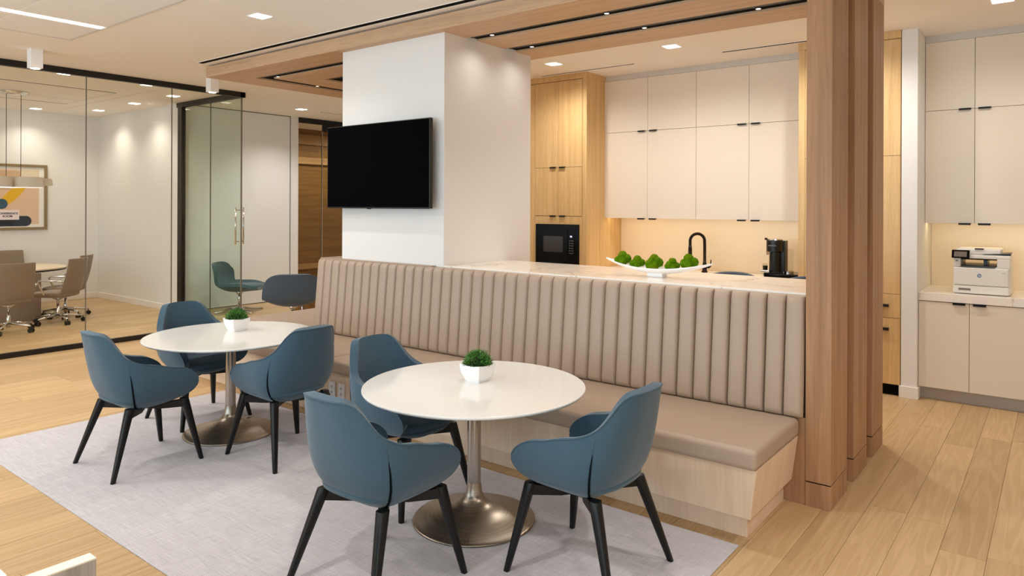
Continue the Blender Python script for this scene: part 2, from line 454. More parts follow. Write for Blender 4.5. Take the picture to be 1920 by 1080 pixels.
box('timber_band', -12.65, -12.60, 7.0, 11.0, 2.58, 2.72, M_walnut2, w)
box('timber_band', -12.65, -12.61, 7.0, 11.0, 2.99, 3.2, M_walnut2, w)
box('timber_band', -12.65, -12.60, 7.0, 11.0, 0.36, 0.47, M_walnut2, w)
wall('wall_office_side', -12.65, XP-0.1, 6.9, 7.0, 0, CEIL, mat=M_walnut2)
wall('wall_far', -12.65, -6.0, 10.9, 11.0, 0, CEIL)
# kitchen back wall, east wall, south wall with windows
wall('wall_north', -6.1, XE, YN, YN+0.1, 0, CEIL)
wall('wall_kitchen_west', -6.1, -6.0, 6.95, 10.9, 0, CEIL)
wall('wall_east', XE, XE+0.1, YS, YN+0.1, 0, CEIL)
w = thing('wall_south', (-4, YS, 0), None, None, kind='structure')
box('sill_wall', XW, XE, YS-0.1, YS, 0, 0.45, M_wall, w)
box('lintel', XW, XE, YS-0.1, YS, 3.05, CEIL, M_wall, w)
for k, x in enumerate((XW, -9.6, -6.6, -3.6, -0.6, XE-0.3)):
    box('pier_strip', x, x+0.3, YS-0.1, YS, 0.45, 3.05, M_wall, w)
# pilaster between kitchen and printer niche
pl = box('wall_pilaster', -1.148, -1.02, 7.2, YN, 0, CEIL, M_wall, None, 0.004); tag(pl, kind='structure')
bm = NB(); bx(bm, -1.162, -1.008, 7.186, 7.62, 0, 0.105); b = finish('baseboard_pilaster', bm, M_trim, None, 0.003); tag(b, kind='structure')

# glass partition of the meeting room
gp = thing('window_1', (XG, 2.5, 0), None, None, kind='structure')
box('header', XG-0.03, XG+0.03, YS, YG+0.04, CEIL-0.072, CEIL-0.002, M_black, gp)
box('floor_track', XG-0.025, XG+0.025, YS, 4.66, 0.0, 0.058, M_black, gp)
box('floor_track', XG-0.02, XG+0.02, 4.66, YG-0.01, 0.0, 0.045, M_black, gp)
ys = [-4.55, -1.6, 0.4, 1.55, 3.547, 4.581, YG-0.012]
ys = [-4.55, -2.5, -0.5, 1.53, 3.547, 4.581, YG-0.012]
for a, b_ in zip(ys[:-1], ys[1:]):
    box('pane', XG-0.006, XG+0.006, a+0.004, b_-0.004, 0.05, CEIL-0.07, M_glass, gp)
for y in ys[1:-1]:
    box('joint', XG-0.008, XG+0.008, y-0.004, y+0.004, 0.05, CEIL-0.07, M_joint, gp)
# glass door run in the plane YG
dr = thing('door_1', (-10.2, YG, 0), None, None, kind='structure')
box('header', -11.06, XG+0.03, YG-0.035, YG+0.035, CEIL-0.075, CEIL-0.002, M_black, dr)
box('jamb', -11.02, -10.90, YG-0.035, YG+0.035, 0, CEIL-0.075, M_black, dr)
box('side_pane', -10.90, -10.097, YG-0.006, YG+0.006, 0.01, CEIL-0.075, M_green, dr)
leafp = box('door_leaf', -10.089, XG-0.01, YG-0.006, YG+0.006, 0.01, CEIL-0.075, M_green, dr)
box('edge_strip', XG-0.014, XG+0.004, YG-0.008, YG+0.008, 0.0, CEIL-0.075, M_joint, dr)
box('joint', -10.097, -10.089, YG-0.007, YG+0.007, 0.01, CEIL-0.075, M_joint, dr)
for sgn in (-1, 1):
    bm = NB(); yh = YG + sgn*0.062
    tube(bm, [(-9.30, yh, 1.15), (-9.30, yh, 1.68)], 0.011, 10)
    for z in (1.19, 1.64): tube(bm, [(-9.30, YG, z), (-9.30, yh, z)], 0.007, 8)
    finish('handle', bm, M_chrome, dr, smooth=True)

# ------------------------------------------------------------------ pier and canopy
pier = box('wall_pier', -5.45, -4.112, 4.345, 5.57, 0, 3.26, M_wall, None, 0.003); tag(pier, kind='structure')
cn = thing('timber_canopy', (-4.4, 4.25, 0), 'brown oak ceiling canopy of three wide boards running down into three posts', 'canopy')
ZB, ZT = 3.18, 3.30
SL = [(4.25, 4.622), (4.765, 5.155), (5.335, 5.705)]
XL = [(-7.79, -7.375), (-7.22, -6.815), (-6.66, -6.25)]
XPOST = (-1.164, -1.024)
YEND = 7.0
for k in range(3):
    y0, y1 = SL[k]; xa, xb = XL[k]
    yp0 = (4.25, 4.797, 5.344)[k]; yp1 = (4.623, 5.17, 5.698)[k]
    box('board', xa, XPOST[1], y0, y1, ZB, ZT, M_portal_x, cn, 0.003)
    box('return_board', xa, xb, y1, YEND, ZB, ZT, M_portal_y, cn, 0.003)
    p = box('post', XPOST[0], XPOST[1], yp0, yp1, 0.142, ZB, M_portal_z, cn, 0.003)
    box('plinth_block', XPOST[0], XPOST[1], yp0, yp1, 0, 0.136, M_portal_z, p, 0.002)
    box('reveal', XPOST[0]+0.004, XPOST[1]-0.004, yp0+0.004, yp1-0.004, 0.13, 0.15, M_void, p)
box('post_infill', XPOST[0]+0.03, XPOST[1]-0.045, 4.6, 5.4, 0, ZB, M_portal_z, cn)
box('light_channel', XL[0][1], XPOST[1], 4.622, 4.765, 3.199, ZT, M_void, cn)
box('light_channel', XL[1][1], XPOST[1], 5.155, 5.335, 3.199, ZT, M_void, cn)
box('return_channel', XL[0][1], XL[1][0], 4.765, YEND, 3.199, ZT, M_void, cn)
box('return_channel', XL[1][1], XL[2][0], 5.335, YEND, 3.199, ZT, M_void, cn)
# black reveal lining of the two channels
for k, (ya, yb) in enumerate(((4.63, 4.70), (5.165, 5.25))):
    box('track', XL[k][1]+0.05, XPOST[0], ya, yb, 3.195, 3.21, M_black, cn)
# small track spots
tp = [(-3.886, 4.70), (-2.751, 4.70), (-1.6, 4.70), (-3.879, 5.27), (-2.726, 5.27), (-1.789, 5.27), (-7.116, 4.75), (-7.30, 5.43)]
tl = ['small round spot in the front channel, first to the right of the white pier', 'small round spot in the front channel, second to the right of the white pier',
      'small round spot in the front channel nearest the timber posts', 'small round spot in the rear channel, first to the right of the white pier',
      'small round spot in the rear channel, second to the right of the white pier', 'small round spot in the rear channel nearest the timber posts',
      'small round spot at the mitred corner of the canopy channel', 'small round spot in the canopy channel that runs back towards the office']
for (x, y), lb in zip(tp, tl):
    t = thing('track_spot', (x, y, 3.19), lb, 'spotlight', 'small spots in the canopy channels')
    bm = NB(); lathe(bm, x, y, [(0.014, 3.1985), (0.024, 3.1965), (0.024, 3.190)], 20); finish('housing', bm, M_black, t, smooth=False)
    bm = NB(); lathe(bm, x, y, [(0.018, 3.190), (0.018, 3.1875)], 20); finish('lens', bm, M_lens, t)
for (x, y) in ((-3.886, 4.70), (-3.879, 5.27)):
    spot('canopy_spot', (x, y, 3.18), 6, (1, 0.92, 0.84), 150, 1.0, 0.05)
for (x, y) in ((-2.751, 4.70), (-1.789, 5.27), (-2.726, 5.27)):
    spot('canopy_spot', (x, y, 3.18), 16, (1, 0.88, 0.74), 120, 1.0, 0.03)

# ------------------------------------------------------------------ ceiling fixtures
def can(x, y, label, w=CAN_W, group='recessed square downlights', col=CAN_COL):
    t = thing('ceiling_light', (x, y, CEIL), label, 'ceiling light', group)
    s = 0.082
    bm = NB()
    for a in ((x-s, x+s, y-s, y-s+0.014), (x-s, x+s, y+s-0.014, y+s), (x-s, x-s+0.014, y-s+0.014, y+s-0.014), (x+s-0.014, x+s, y-s+0.014, y+s-0.014)):
        bx(bm, *a, CEIL-0.002, CEIL)
    finish('frame', bm, M_cube, t)
    box('diffuser', x-s+0.014, x+s-0.014, y-s+0.014, y+s-0.014, CEIL-0.004, CEIL, M_diff, t)
    if w: spot('can_or_fill_light', (x, y, CEIL-0.02), w, col)
can(-5.375, 3.413, 'square recessed downlight in the ceiling between tile field and timber canopy')
can(-3.095, 6.564, 'square recessed downlight above the kitchen, the one nearer the timber posts', 74, col=KIT_COL)
can(-4.539, 6.582, 'square recessed downlight above the kitchen, the one nearer the white pier', 74, col=KIT_COL)
can(-10.08, 7.176, 'square recessed downlight before the white flush panels', 95)
can(-0.368, 6.627, 'square recessed downlight above the printer niche', 36, col=KIT_COL)
mr = [(-9.672, 3.469, 'square downlight of the meeting room just behind the glass header by the nearer cube lamp'),
      (-9.681, 4.468, 'square downlight of the meeting room just behind the glass header between the cube lamps'),
      (-10.375, 5.159, 'square downlight of the meeting room nearest the glass door'),
      (-11.648, 5.169, 'square downlight grazing the meeting room side wall, nearer the door'),
      (-13.01, 5.184, 'square downlight grazing the meeting room side wall, nearer the room corner'),
      (-13.633, 4.45, 'square downlight above the framed picture in the meeting room')]
for i, (x, y, lb) in enumerate(mr): can(x, y, lb, 33, 'downlights of the meeting room', MEET_COL)
spot('can_or_fill_light', (-1.65, 6.57, CEIL-0.02), 74, KIT_COL)  # fill spot behind the posts, added without a fixture to brighten the kitchen
for x, y in ((-11.9, 8.6), (-11.9, 9.8), (-9.6, 9.0), (-7.4, 7.4)): spot('can_or_fill_light', (x, y, CEIL-0.02), 60, KIT_COL)  # fill spots without fixtures, added to brighten the office and lounge
for x, y, w in ((-2.2, 3.41, CAN_W), (-7.9, 1.0, CAN_W), (-5.3, 0.2, 72), (-2.2, 0.6, 95), (-3.9, 0.9, 45), (0.9, 3.41, 125), (0.9, 0.6, 140), (-8.2, 6.4, CAN_W)):  # out-of-view spots without fixtures, added to even out the main room light
    spot('can_or_fill_light', (x, y, CEIL-0.02), w)
for x, y in ((-13.5, 2.0), (-11.5, 1.6), (-12.5, 3.2)): spot('can_or_fill_light', (x, y, CEIL-0.02), 30, MEET_COL)

def cube(x, y, label):
    t = thing('cube_downlight', (x, y, CEIL), label, 'ceiling light', 'white cube downlights')
    bm = NB(); bx(bm, x-0.056, x+0.056, y-0.056, y+0.056, CEIL-0.195, CEIL); finish('housing', bm, M_cube, t, 0.003)
    bm = NB(); lathe(bm, x, y, [(0.042, CEIL-0.194), (0.042, CEIL-0.199)], 24); finish('lens', bm, M_diff, t)
    spot('cube_light', (x, y, CEIL-0.26), 34, (1, 0.85, 0.68), 95, 0.8, 0.04)
cube(-8.42, 2.74, 'white surface mounted cube lamp by the glass wall, nearer the tile field')
cube(-8.42, 4.68, 'white surface mounted cube lamp half hidden by the timber canopy corner')

t = thing('strip_light', (-6.87, 1.4, CEIL), 'long glowing linear light running between the acoustic ceiling tiles', 'ceiling light')
box('frame', -6.935, -6.805, 0.035, 2.775, CEIL-0.004, CEIL, M_cube, t)
box('diffuser', -6.905, -6.835, 0.05, 2.765, CEIL-0.009, CEIL-0.004, M_strip, t)
area('strip_glow', (-6.87, 1.4, CEIL-0.02), (0, 0, 0), 0.07, 2.7, 60, (1, 0.93, 0.84))

def slot(x0, x1, y0, y1, label):
    t = thing('slot_diffuser', ((x0+x1)/2, (y0+y1)/2, CEIL), label, 'air diffuser', 'black linear air slots')
    box('slot', x0, x1, y0, y1, CEIL-0.003, CEIL, M_void, t)
    bm = NB()
    w = 0.006
    if x1-x0 > y1-y0:
        bx(bm, x0, x1, y0-w, y0, CEIL-0.004, CEIL); bx(bm, x0, x1, y1, y1+w, CEIL-0.004, CEIL)
    else:
        bx(bm, x0-w, x0, y0, y1, CEIL-0.004, CEIL); bx(bm, x1, x1+w, y0, y1, CEIL-0.004, CEIL)
    finish('rim', bm, M_ceil, t)
slot(-7.71, -0.6, 4.105, 4.168, 'long black linear air slot in front of the timber canopy')
slot(-5.09, -3.81, 7.09, 7.12, 'black linear air slot above the oak tall cabinet with the microwave')
slot(-2.79, -1.55, 7.10, 7.14, 'black linear air slot above the cream cabinets by the timber posts')
slot(-10.10, -10.07, 7.58, 8.9, 'thin black air slot before the timber office')
slot(-10.77, -10.72, 1.5, 4.52, 'dark air slot in the meeting room ceiling, nearer the glass')
slot(-12.59, -12.55, 1.8, 4.54, 'dark air slot in the meeting room ceiling beyond the pendant lamp')
mc = thing('trim_meeting_ceiling', (-12, 4.8, CEIL), None, None, kind='structure')
box('joint_line', -13.3, -10.0, 4.74, 4.75, CEIL-0.002, CEIL, M_grey, mc)
box('joint_line', -12.55, -10.75, 4.515, 4.523, CEIL-0.002, CEIL, M_grey, mc)
for x in (-11.4, -12.0): box('joint_line', x-0.003, x+0.003, 1.0, 4.51, CEIL-0.002, CEIL, M_grey, mc)

# ------------------------------------------------------------------ bar counter
YB0, YB1, ZC = 4.34, 5.17, 1.21
bar = thing('bar_counter', (-3.2, 4.75, 0), 'bar with veined white marble top behind the upholstered bench', 'counter')
box('worktop', -4.108, XPOST[0]-0.004, YB0, YB1, ZC-0.026, ZC, M_marble, bar, 0.002)
box('body', -4.108, -1.20, 4.42, 4.95, 0, ZC-0.026, M_portal_z, bar)
box('end_panel', -1.33, XPOST[0]-0.002, 4.256, 4.41, 0, 0.50, M_portal_z, bar, 0.002)
box('end_panel', -1.33, XPOST[0]-0.002, 4.345, 4.41, 0.50, ZC-0.026, M_portal_z, bar)

# ------------------------------------------------------------------ upholstered bench
XR, XBL = -1.195, -5.71
XRIB = -1.172
bench = thing('banquette', (-3.6, 3.9, 0), 'taupe leather banquette with channel tufted back on a pale maple base', 'bench')
box('plinth', -6.9, -1.285, 3.645, 4.25, 0, 0.134, M_maple, bench, 0.002)
hexa('base', [(-6.97, 3.557, 0.134), (-1.238, 3.557, 0.134), (-1.238, 4.252, 0.134), (-6.97, 4.252, 0.134),
              (-6.97, 3.545, 0.392), (-1.204, 3.545, 0.392), (-1.204, 4.252, 0.392), (-6.97, 4.252, 0.392)], M_maple, bench, 0.002)
def cushion(name, x0, x1, y0, y1, z0, z1, par, crown=0.006, r=0.028):
    bm = NB()
    xs = np.linspace(x0, x1, max(5, int((x1-x0)/0.18))); ys_ = np.linspace(y0, y1, max(5, int((y1-y0)/0.14)))
    def zt(x, y):
        u = 2*(x-x0)/(x1-x0)-1; w = 2*(y-y0)/(y1-y0)-1
        return z1 + crown*(1-u**6)*(1-w**4)
    top = [[bm.verts.new((x, y, zt(x, y))) for y in ys_] for x in xs]; bot = [[bm.verts.new((x, y, z0)) for y in ys_] for x in xs]
    for i in range(len(xs)-1):
        for j in range(len(ys_)-1):
            bm.faces.new((top[i][j], top[i+1][j], top[i+1][j+1], top[i][j+1])); bm.faces.new((bot[i][j+1], bot[i+1][j+1], bot[i+1][j], bot[i][j]))
    for i in range(len(xs)-1):
        bm.faces.new((bot[i][0], bot[i+1][0], top[i+1][0], top[i][0])); bm.faces.new((top[i][-1], top[i+1][-1], bot[i+1][-1], bot[i][-1]))
    for j in range(len(ys_)-1):
        bm.faces.new((top[0][j], top[0][j+1], bot[0][j+1], bot[0][j])); bm.faces.new((bot[-1][j], bot[-1][j+1], top[-1][j+1], top[-1][j]))
    return finish(name, bm, M_leather, par, r, 4)
cushion('seat_cushion', -4.60, XR, 3.51, 4.25, 0.394, 0.502, bench)
cushion('seat_cushion', -6.97, -4.602, 3.51, 4.25, 0.394, 0.502, bench)
# channel ribs, one object each
NR = 41; RW = (XRIB - XBL)/NR
def rib_mesh():
    bm = NB(); rings = []
    zb, zt = 0.503, 1.198; yb, yt = 4.192, 4.252; H = zt-zb
    hw = RW/2 - 0.0006; D = 0.042
    es = [0, 0.004, 0.010, 0.018, 0.028, 0.042]
    zs = [zb+e for e in es] + list(np.linspace(zb+0.09, zt-0.09, 8)) + [zt-e for e in reversed(es)]
    for z in zs:
        e = min(z-zb, zt-z); k = min(1.0, e/0.042)
        d = D*max(0.12, math.sqrt(1-(1-k)**2))
        yf = yb+(yt-yb)*(z-zb)/H
        ring = []
        for j in range(11):
            q = -1+2*j/10
            a_ = q if abs(q) < 0.5 else math.copysign(0.5+0.5*((abs(q)-0.5)/0.5)**0.7, q)
            prof = (1-abs(a_)**3.2)**0.5 if abs(a_) < 1 else 0
            ring.append((a_*hw, yf+D-d*(0.28+0.72*prof)*(1 if abs(a_) < 1 else 0.35), z))
        ring += [(hw, yf+D+0.004, z), (-hw, yf+D+0.004, z)]
        rings.append(ring)
    loft(bm, rings)
    me = bpy.data.meshes.new('rib')
    bmesh.ops.translate(bm, verts=bm.verts, vec=(0, -wl(bench).y, 0))
    bm.to_mesh(me); bm.free()
    for p in me.polygons: p.use_smooth = True
    me.materials.append(M_leather)
    return me
ribm = rib_mesh()
for k in range(NR):
    o = link('rib', ribm, None, bench); o.location.x = XBL + RW*(k+0.5) - wl(bench).x
hexa('back_board', [(XBL, 4.2385, 0.503), (-1.32, 4.2385, 0.503), (-1.32, 4.335, 0.503), (XBL, 4.335, 0.503),
                    (XBL, 4.2985, 1.198), (-1.175, 4.2985, 1.198), (-1.175, 4.335, 1.198), (XBL, 4.335, 1.198)], M_leather, bench)
box('top_cap', XBL, -4.2, 4.29, 4.342, 1.198, 1.206, M_leather, bench, 0.002)
# second seat turning the corner beside the pier
b2 = thing('banquette', (-6.2, 4.9, 0), 'short taupe leather seat that turns the corner at the far end of the banquette', 'bench')
box('base', -6.9, -5.75, 4.26, 5.45, 0.0, 0.392, M_maple, b2, 0.003)
cushion('seat_cushion', -6.97, -5.75, 4.254, 5.5, 0.394, 0.502, b2)
hexa('backrest', [(-5.75, 4.345, 0.503), (-5.47, 4.345, 0.503), (-5.47, 5.5, 0.503), (-5.75, 5.5, 0.503),
                   (-5.71, 4.345, 1.206), (-5.47, 4.345, 1.206), (-5.47, 5.5, 1.206), (-5.71, 5.5, 1.206)], M_leather, b2, 0.006)
# electrical plates in the bench base
for k, (x, lb) in enumerate(((-4.557, 'white power outlet plate on the bench base nearer the oval table with the small plant'), (-4.443, 'white data outlet plate on the bench base nearer the middle chair'))):
    yq = 3.541; zc = 0.262
    lb = ('white wall outlet plate on the maple bench base, left one of the pair', 'white wall outlet plate on the maple bench base, right one of the pair')[k]
    t = thing('outlet', (x, yq, zc), lb, 'outlet', 'outlet plates on the bench base')
    box('plate', x-0.036, x+0.036, yq-0.006, yq+0.006, zc-0.06, zc+0.06, M_white, t, 0.003)
    for dz in (-0.022, 0.022):
        bm = NB(); bx(bm, x-0.009, x-0.005, yq-0.0068, yq-0.005, zc+dz-0.008, zc+dz+0.008); bx(bm, x+0.005, x+0.009, yq-0.0068, yq-0.005, zc+dz-0.008, zc+dz+0.008); bx(bm, x-0.003, x+0.003, yq-0.0068, yq-0.005, zc+dz-0.016, zc+dz-0.011)
        finish('socket', bm, M_textk, t)

# ------------------------------------------------------------------ rug and tables
rug = box('rug', -6.09, -1.285, 1.60, 3.53, 0.0005, 0.006, M_rug, None, 0.002)
tag(rug, 'pale grey woven rug under both white tables', 'rug')

def pedestal(x, y, label, R=0.607, RB=0.333):
    t = thing('pedestal_table', (x, y, 0.006), label, 'table', 'white tables on trumpet bases')
    bm = NB()
    prof = [(R-0.012, 0.722), (R-0.003, 0.7265), (R, 0.732), (R-0.001, 0.738), (R-0.005, 0.74)]
    lathe(bm, x, y, prof, 128); o = finish('top', bm, M_tabletop, t, smooth=True)
    m = o.modifiers.new('wn', 'WEIGHTED_NORMAL')
    bm = NB(); lathe(bm, x, y, [(0.16, 0.712), (0.16, 0.7225)], 40); finish('mount_plate', bm, M_steel, t)
    bm = NB(); lathe(bm, x, y, [(0.037, 0.17), (0.037, 0.715)], 40, False, False); finish('column', bm, M_column, t, smooth=True)
    bm = NB()
    prof = [(RB-0.004, 0.007), (RB, 0.0085), (RB, 0.0145), (RB-0.006, 0.017)]
    f = curve([0.037, 0.040, 0.047, 0.06, 0.08, 0.11, 0.16, 0.22, 0.28, RB-0.006], [0.21, 0.178, 0.15, 0.126, 0.105, 0.084, 0.060, 0.040, 0.026, 0.017])
    for r in np.linspace(RB-0.02, 0.037, 34): prof.append((float(r), f(float(r))))
    lathe(bm, x, y, prof, 72, True, False); finish('trumpet_base', bm, M_steel, t, smooth=True)
    return t
T1 = (-2.535, 2.925); T2 = (-4.95, 2.905)
pedestal(*T1, 'round white table on brushed trumpet base, the larger one before the middle of the bench')
pedestal(*T2, 'round white table on brushed trumpet base, the one nearer the glass wall')

def pot(cx, cy, label, seed):
    z0 = 0.7402
    t = thing('potted_plant', (cx, cy, z0), label, 'plant', 'small plants in white square pots')
    bm = NB()
    f = curve([0, 0.25, 0.6, 0.85, 1.0], [0.046, 0.057, 0.068, 0.0715, 0.0715])
    def ring(hw, z, n=6):
        pts = []
        c = [(-hw, -hw), (hw, -hw), (hw, hw), (-hw, hw)]
        for i in range(4):
            a, b = c[i], c[(i+1) % 4]
            for k in range(n):
                s = k/n; q = 0.035*hw*(1-(2*s-1)**2)
                x = a[0]+(b[0]-a[0])*s; y = a[1]+(b[1]-a[1])*s
                nx, ny = ((a[0]+b[0])/2/hw, (a[1]+b[1])/2/hw)
                pts.append((cx+x+nx*q, cy+y+ny*q, z - (0.006*(1-(2*s-1)**2) if z > z0+0.09 else 0)))
        return pts
    hgt = 0.098
    rings = [ring(f(k/10), z0+hgt*k/10) for k in range(11)]
    rings += [ring(0.066, z0+hgt), ring(0.064, z0+hgt-0.02)]
    loft(bm, rings, True, False); o = finish('pot', bm, M_pot, t, smooth=False)
    box('soil', cx-0.063, cx+0.063, cy-0.063, cy+0.063, z0+0.07, z0+0.083, M_soil, t)
    # foliage: hundreds of narrow blades on a dome
    rnd = random.Random(seed); bm = NB()
    for k in range(1500):
        u = rnd.random(); th = rnd.uniform(0, 2*PI); ph = math.acos(1-u*0.98)
        d = Vector((math.sin(ph)*math.cos(th), math.sin(ph)*math.sin(th), math.cos(ph)))
        c0 = Vector((cx, cy, z0+0.088))
        rad = 0.072 + 0.012*rnd.random()
        p = c0 + Vector((d.x*rad, d.y*rad, d.z*rad*0.98))*rnd.uniform(0.62, 1.0)
        dirv = (d + Vector((rnd.uniform(-.6, .6), rnd.uniform(-.6, .6), rnd.uniform(-.1, .7)))).normalized()
        L = rnd.uniform(0.012, 0.025); w = rnd.uniform(0.0011, 0.0019)
        side = dirv.cross(Vector((rnd.uniform(-1, 1), rnd.uniform(-1, 1), rnd.uniform(-1, 1)))).normalized()*w
        v = [bm.verts.new(p-side*0.6), bm.verts.new(p+side*0.6), bm.verts.new(p+dirv*L*0.5+side), bm.verts.new(p+dirv*L), bm.verts.new(p+dirv*L*0.5-side)]
        bm.faces.new(v)
    o = finish('foliage', bm, M_leaf, t); tag(o, kind='stuff')
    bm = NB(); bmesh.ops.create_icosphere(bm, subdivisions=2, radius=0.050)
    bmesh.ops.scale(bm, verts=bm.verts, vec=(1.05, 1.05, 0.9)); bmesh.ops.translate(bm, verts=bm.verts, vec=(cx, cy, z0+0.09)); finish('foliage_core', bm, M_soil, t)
    return t
pot(-2.578, 3.002, 'small green plant in a white square pot on the larger table by the bench', 3)
pot(-5.070, 3.025, 'small green plant in a white square pot on the table nearer the glass wall', 4)

# ------------------------------------------------------------------ upholstered tub chairs
fa = curve([0.37, 0.40, 0.43, 0.47, 0.53, 0.60, 0.68, 0.78, 0.91], [0.10, 0.165, 0.215, 0.252, 0.280, 0.290, 0.284, 0.264, 0.228])
fb = curve([0.37, 0.40, 0.43, 0.48, 0.56, 0.70, 0.91], [-0.06, -0.135, -0.178, -0.218, -0.252, -0.288, -0.335])
TOPE0 = curve([0, 0.17, 0.23, 0.275, 0.315, 0.355, 0.40, 0.48, 0.60, 0.74, 0.84, 0.91, 0.965, 1.0],
             [0.902, 0.900, 0.886, 0.852, 0.802, 0.762, 0.736, 0.708, 0.680, 0.652, 0.628, 0.594, 0.553, 0.515])
BOTE0 = curve([0, 0.25, 0.42, 0.55, 0.72, 1.0], [0.388, 0.390, 0.398, 0.406, 0.418, 0.43])
def TOPE(s):
    if s <= 0.72: return TOPE0(s)
    u = (s-0.72)/0.28; return 0.528+(TOPE0(0.72)-0.528)*max(0.0, 1-u**1.75)**0.55
def BOTE(s):
    if s <= 0.72: return BOTE0(s)
    u = (s-0.72)/0.28; return 0.526-(0.526-BOTE0(0.72))*math.sqrt(max(0.0, 1-u**2.0))
TB = 0.55
def shell_pt(t, z, off=0.0):
    a, b = fa(z)-off, fb(z)+off; y0 = -0.02
    s = abs(t)
    if s <= TB:
        ph = s/TB*PI/2
        x = a*math.sin(ph)**0.72; y = y0-(y0-b)*math.cos(ph)**0.72
    else:
        u = (s-TB)/(1-TB); y = y0+(0.272-y0)*u; x = a*(1-0.05*u*u)
    return (math.copysign(x, t) if t != 0 else 0.0, y, z)
def make_chair(label):
    t = thing('tub_chair', (0, 0, 0), label, 'chair', 'blue tub chairs around the white tables')
    # shell: back and arms in one upholstered piece
    bm = NB(); nt, ns = 56, 12
    half = [TB*i/18 for i in range(19)] + [TB+(1-TB)*(1-(1-i/16)**1.9) for i in range(1, 17)]
    ts = [-v for v in reversed(half[1:])] + half; nt = len(ts)-1
    G = []
    for tt in ts:
        h, g = TOPE(abs(tt)), BOTE(abs(tt))
        G.append([bm.verts.new(shell_pt(tt, g+(h-g)*k/ns)) for k in range(ns+1)])
    for i in range(nt):
        for k in range(ns):
            bm.faces.new((G[i][k], G[i][k+1], G[i+1][k+1], G[i+1][k])[::-1])
    bmesh.ops.recalc_face_normals(bm, faces=bm.faces)
    # make normals point outward
    bm.faces.ensure_lookup_table()
    f = max(bm.faces, key=lambda q: -q.calc_center_median().y)
    if f.normal.y > 0: bmesh.ops.reverse_faces(bm, faces=bm.faces)
    o = finish('shell', bm, M_blue_fab, t, smooth=True)
    m = o.modifiers.new('solid', 'SOLIDIFY'); m.thickness = 0.042; m.offset = -1; m.use_rim = True
    m = o.modifiers.new('bev', 'BEVEL'); m.width = 0.012; m.segments = 3; m.limit_method = 'ANGLE'; m.angle_limit = math.radians(50)
    m = o.modifiers.new('sub', 'SUBSURF'); m.levels = 1; m.render_levels = 1
    # piping along the rim
    bm = NB(); tube(bm, [Vector(shell_pt(tt, TOPE(abs(tt))-0.004, -0.001)) for tt in [v*0.99 for v in ts]], 0.0028, 6); finish('rim_piping', bm, M_blue_fab, o, smooth=True)
    # seat pan and pad
    bm = NB(); rr_ = []
    for z, fr in ((0.374, 0.06), (0.380, 0.14), (0.392, 0.205), (0.412, 0.250), (0.434, 0.268), (0.444, 0.266)):
        hw = max(0.06, fa(z)-0.014); bk = fb(z)+0.016
        rr_.append(superring(0, (fr+bk)/2, z, min(hw, 0.244), (fr-bk)/2, 2.6 + 0.6*(z-0.374)/0.07))
    loft(bm, rr_); finish('seat_pan', bm, M_blue_fab, t, smooth=True)
    bm = NB()
    loft(bm, [superring(0, 0.032, z, 0.240*s, 0.243*s, 3.0) for z, s in ((0.446, 0.96), (0.449, 1.0), (0.466, 1.012), (0.482, 0.985), (0.492, 0.9), (0.4985, 0.6), (0.5, 0.25))])
    finish('seat', bm, M_blue_fab, t, smooth=True)
    for sg in (-1, 1):
        bm = NB(); ring = []
        rings = []
        for i in range(13):
            z = 0.402+(0.645-0.402)*i/12; tt = sg*0.372; w = 0.0036*math.sqrt(max(0.03, 1-(i/12)**2))*1.5
            e = 0.012
            p = Vector(shell_pt(tt, z, -0.0012)); q = Vector(shell_pt(tt+e, z, -0.0012)); dv = (q-p).normalized()
            nrm = Vector((dv.y, -dv.x, 0)); nrm = nrm if nrm.dot(Vector((p.x, p.y+0.02, 0))) > 0 else -nrm
            rings.append([p-dv*w-nrm*0.004, p+dv*w-nrm*0.004, p+dv*w+nrm*0.0008, p-dv*w+nrm*0.0008])
        loft(bm, rings); finish('seam', bm, M_seam, t)
        bm = NB(); tube(bm, [Vector(shell_pt(sg*0.372, z, -0.0004)) for z in np.linspace(0.64, 0.705, 8)], 0.0016, 5); finish('stitch_line', bm, M_blue_fab, t)
    # cross frame and legs
    bm = NB()
    for sg in (-1, 1):
        d = Vector((1, sg, 0)).normalized(); n = Vector((-d.y, d.x, 0))*0.015
        rings = []
        for s, zl in ((-0.295, 0.362), (-0.14, 0.352), (0.14, 0.352), (0.295, 0.362)):
            c = Vector((d.x*s, (d.y*s+0.03)*1.0 - 0.03*(1 if d.y*s > 0 else -1)*min(1, abs(s)/0.14), 0)); zt_ = 0.415 if abs(s) > 0.2 else 0.39
            rings.append([tuple(c-n)[:2]+(zl,), tuple(c+n)[:2]+(zl,), tuple(c+n)[:2]+(zt_,), tuple(c-n)[:2]+(zt_,)])
        loft(bm, rings)
    finish('frame', bm, M_blackleg, t, 0.003)
    for sx in (-1, 1):
        for sy in (-1, 1):
            bm = NB()
            r = []
            for z, h in ((0.006, 0.0135), (0.10, 0.0165), (0.36, 0.024), (0.420, 0.0255)):
                q = (z-0.006)/0.414
                cx_ = 0.282+(0.200-0.282)*q; cy_ = 0.282+((0.2035 if sy > 0 else 0.148)-0.282)*q
                r.append(superring(sx*cx_, sy*cy_, z, h, h, 3.5, 16))
            loft(bm, r); finish('leg', bm, M_blackleg, t, 0.002, smooth=True)
    return t
chair = make_chair('')
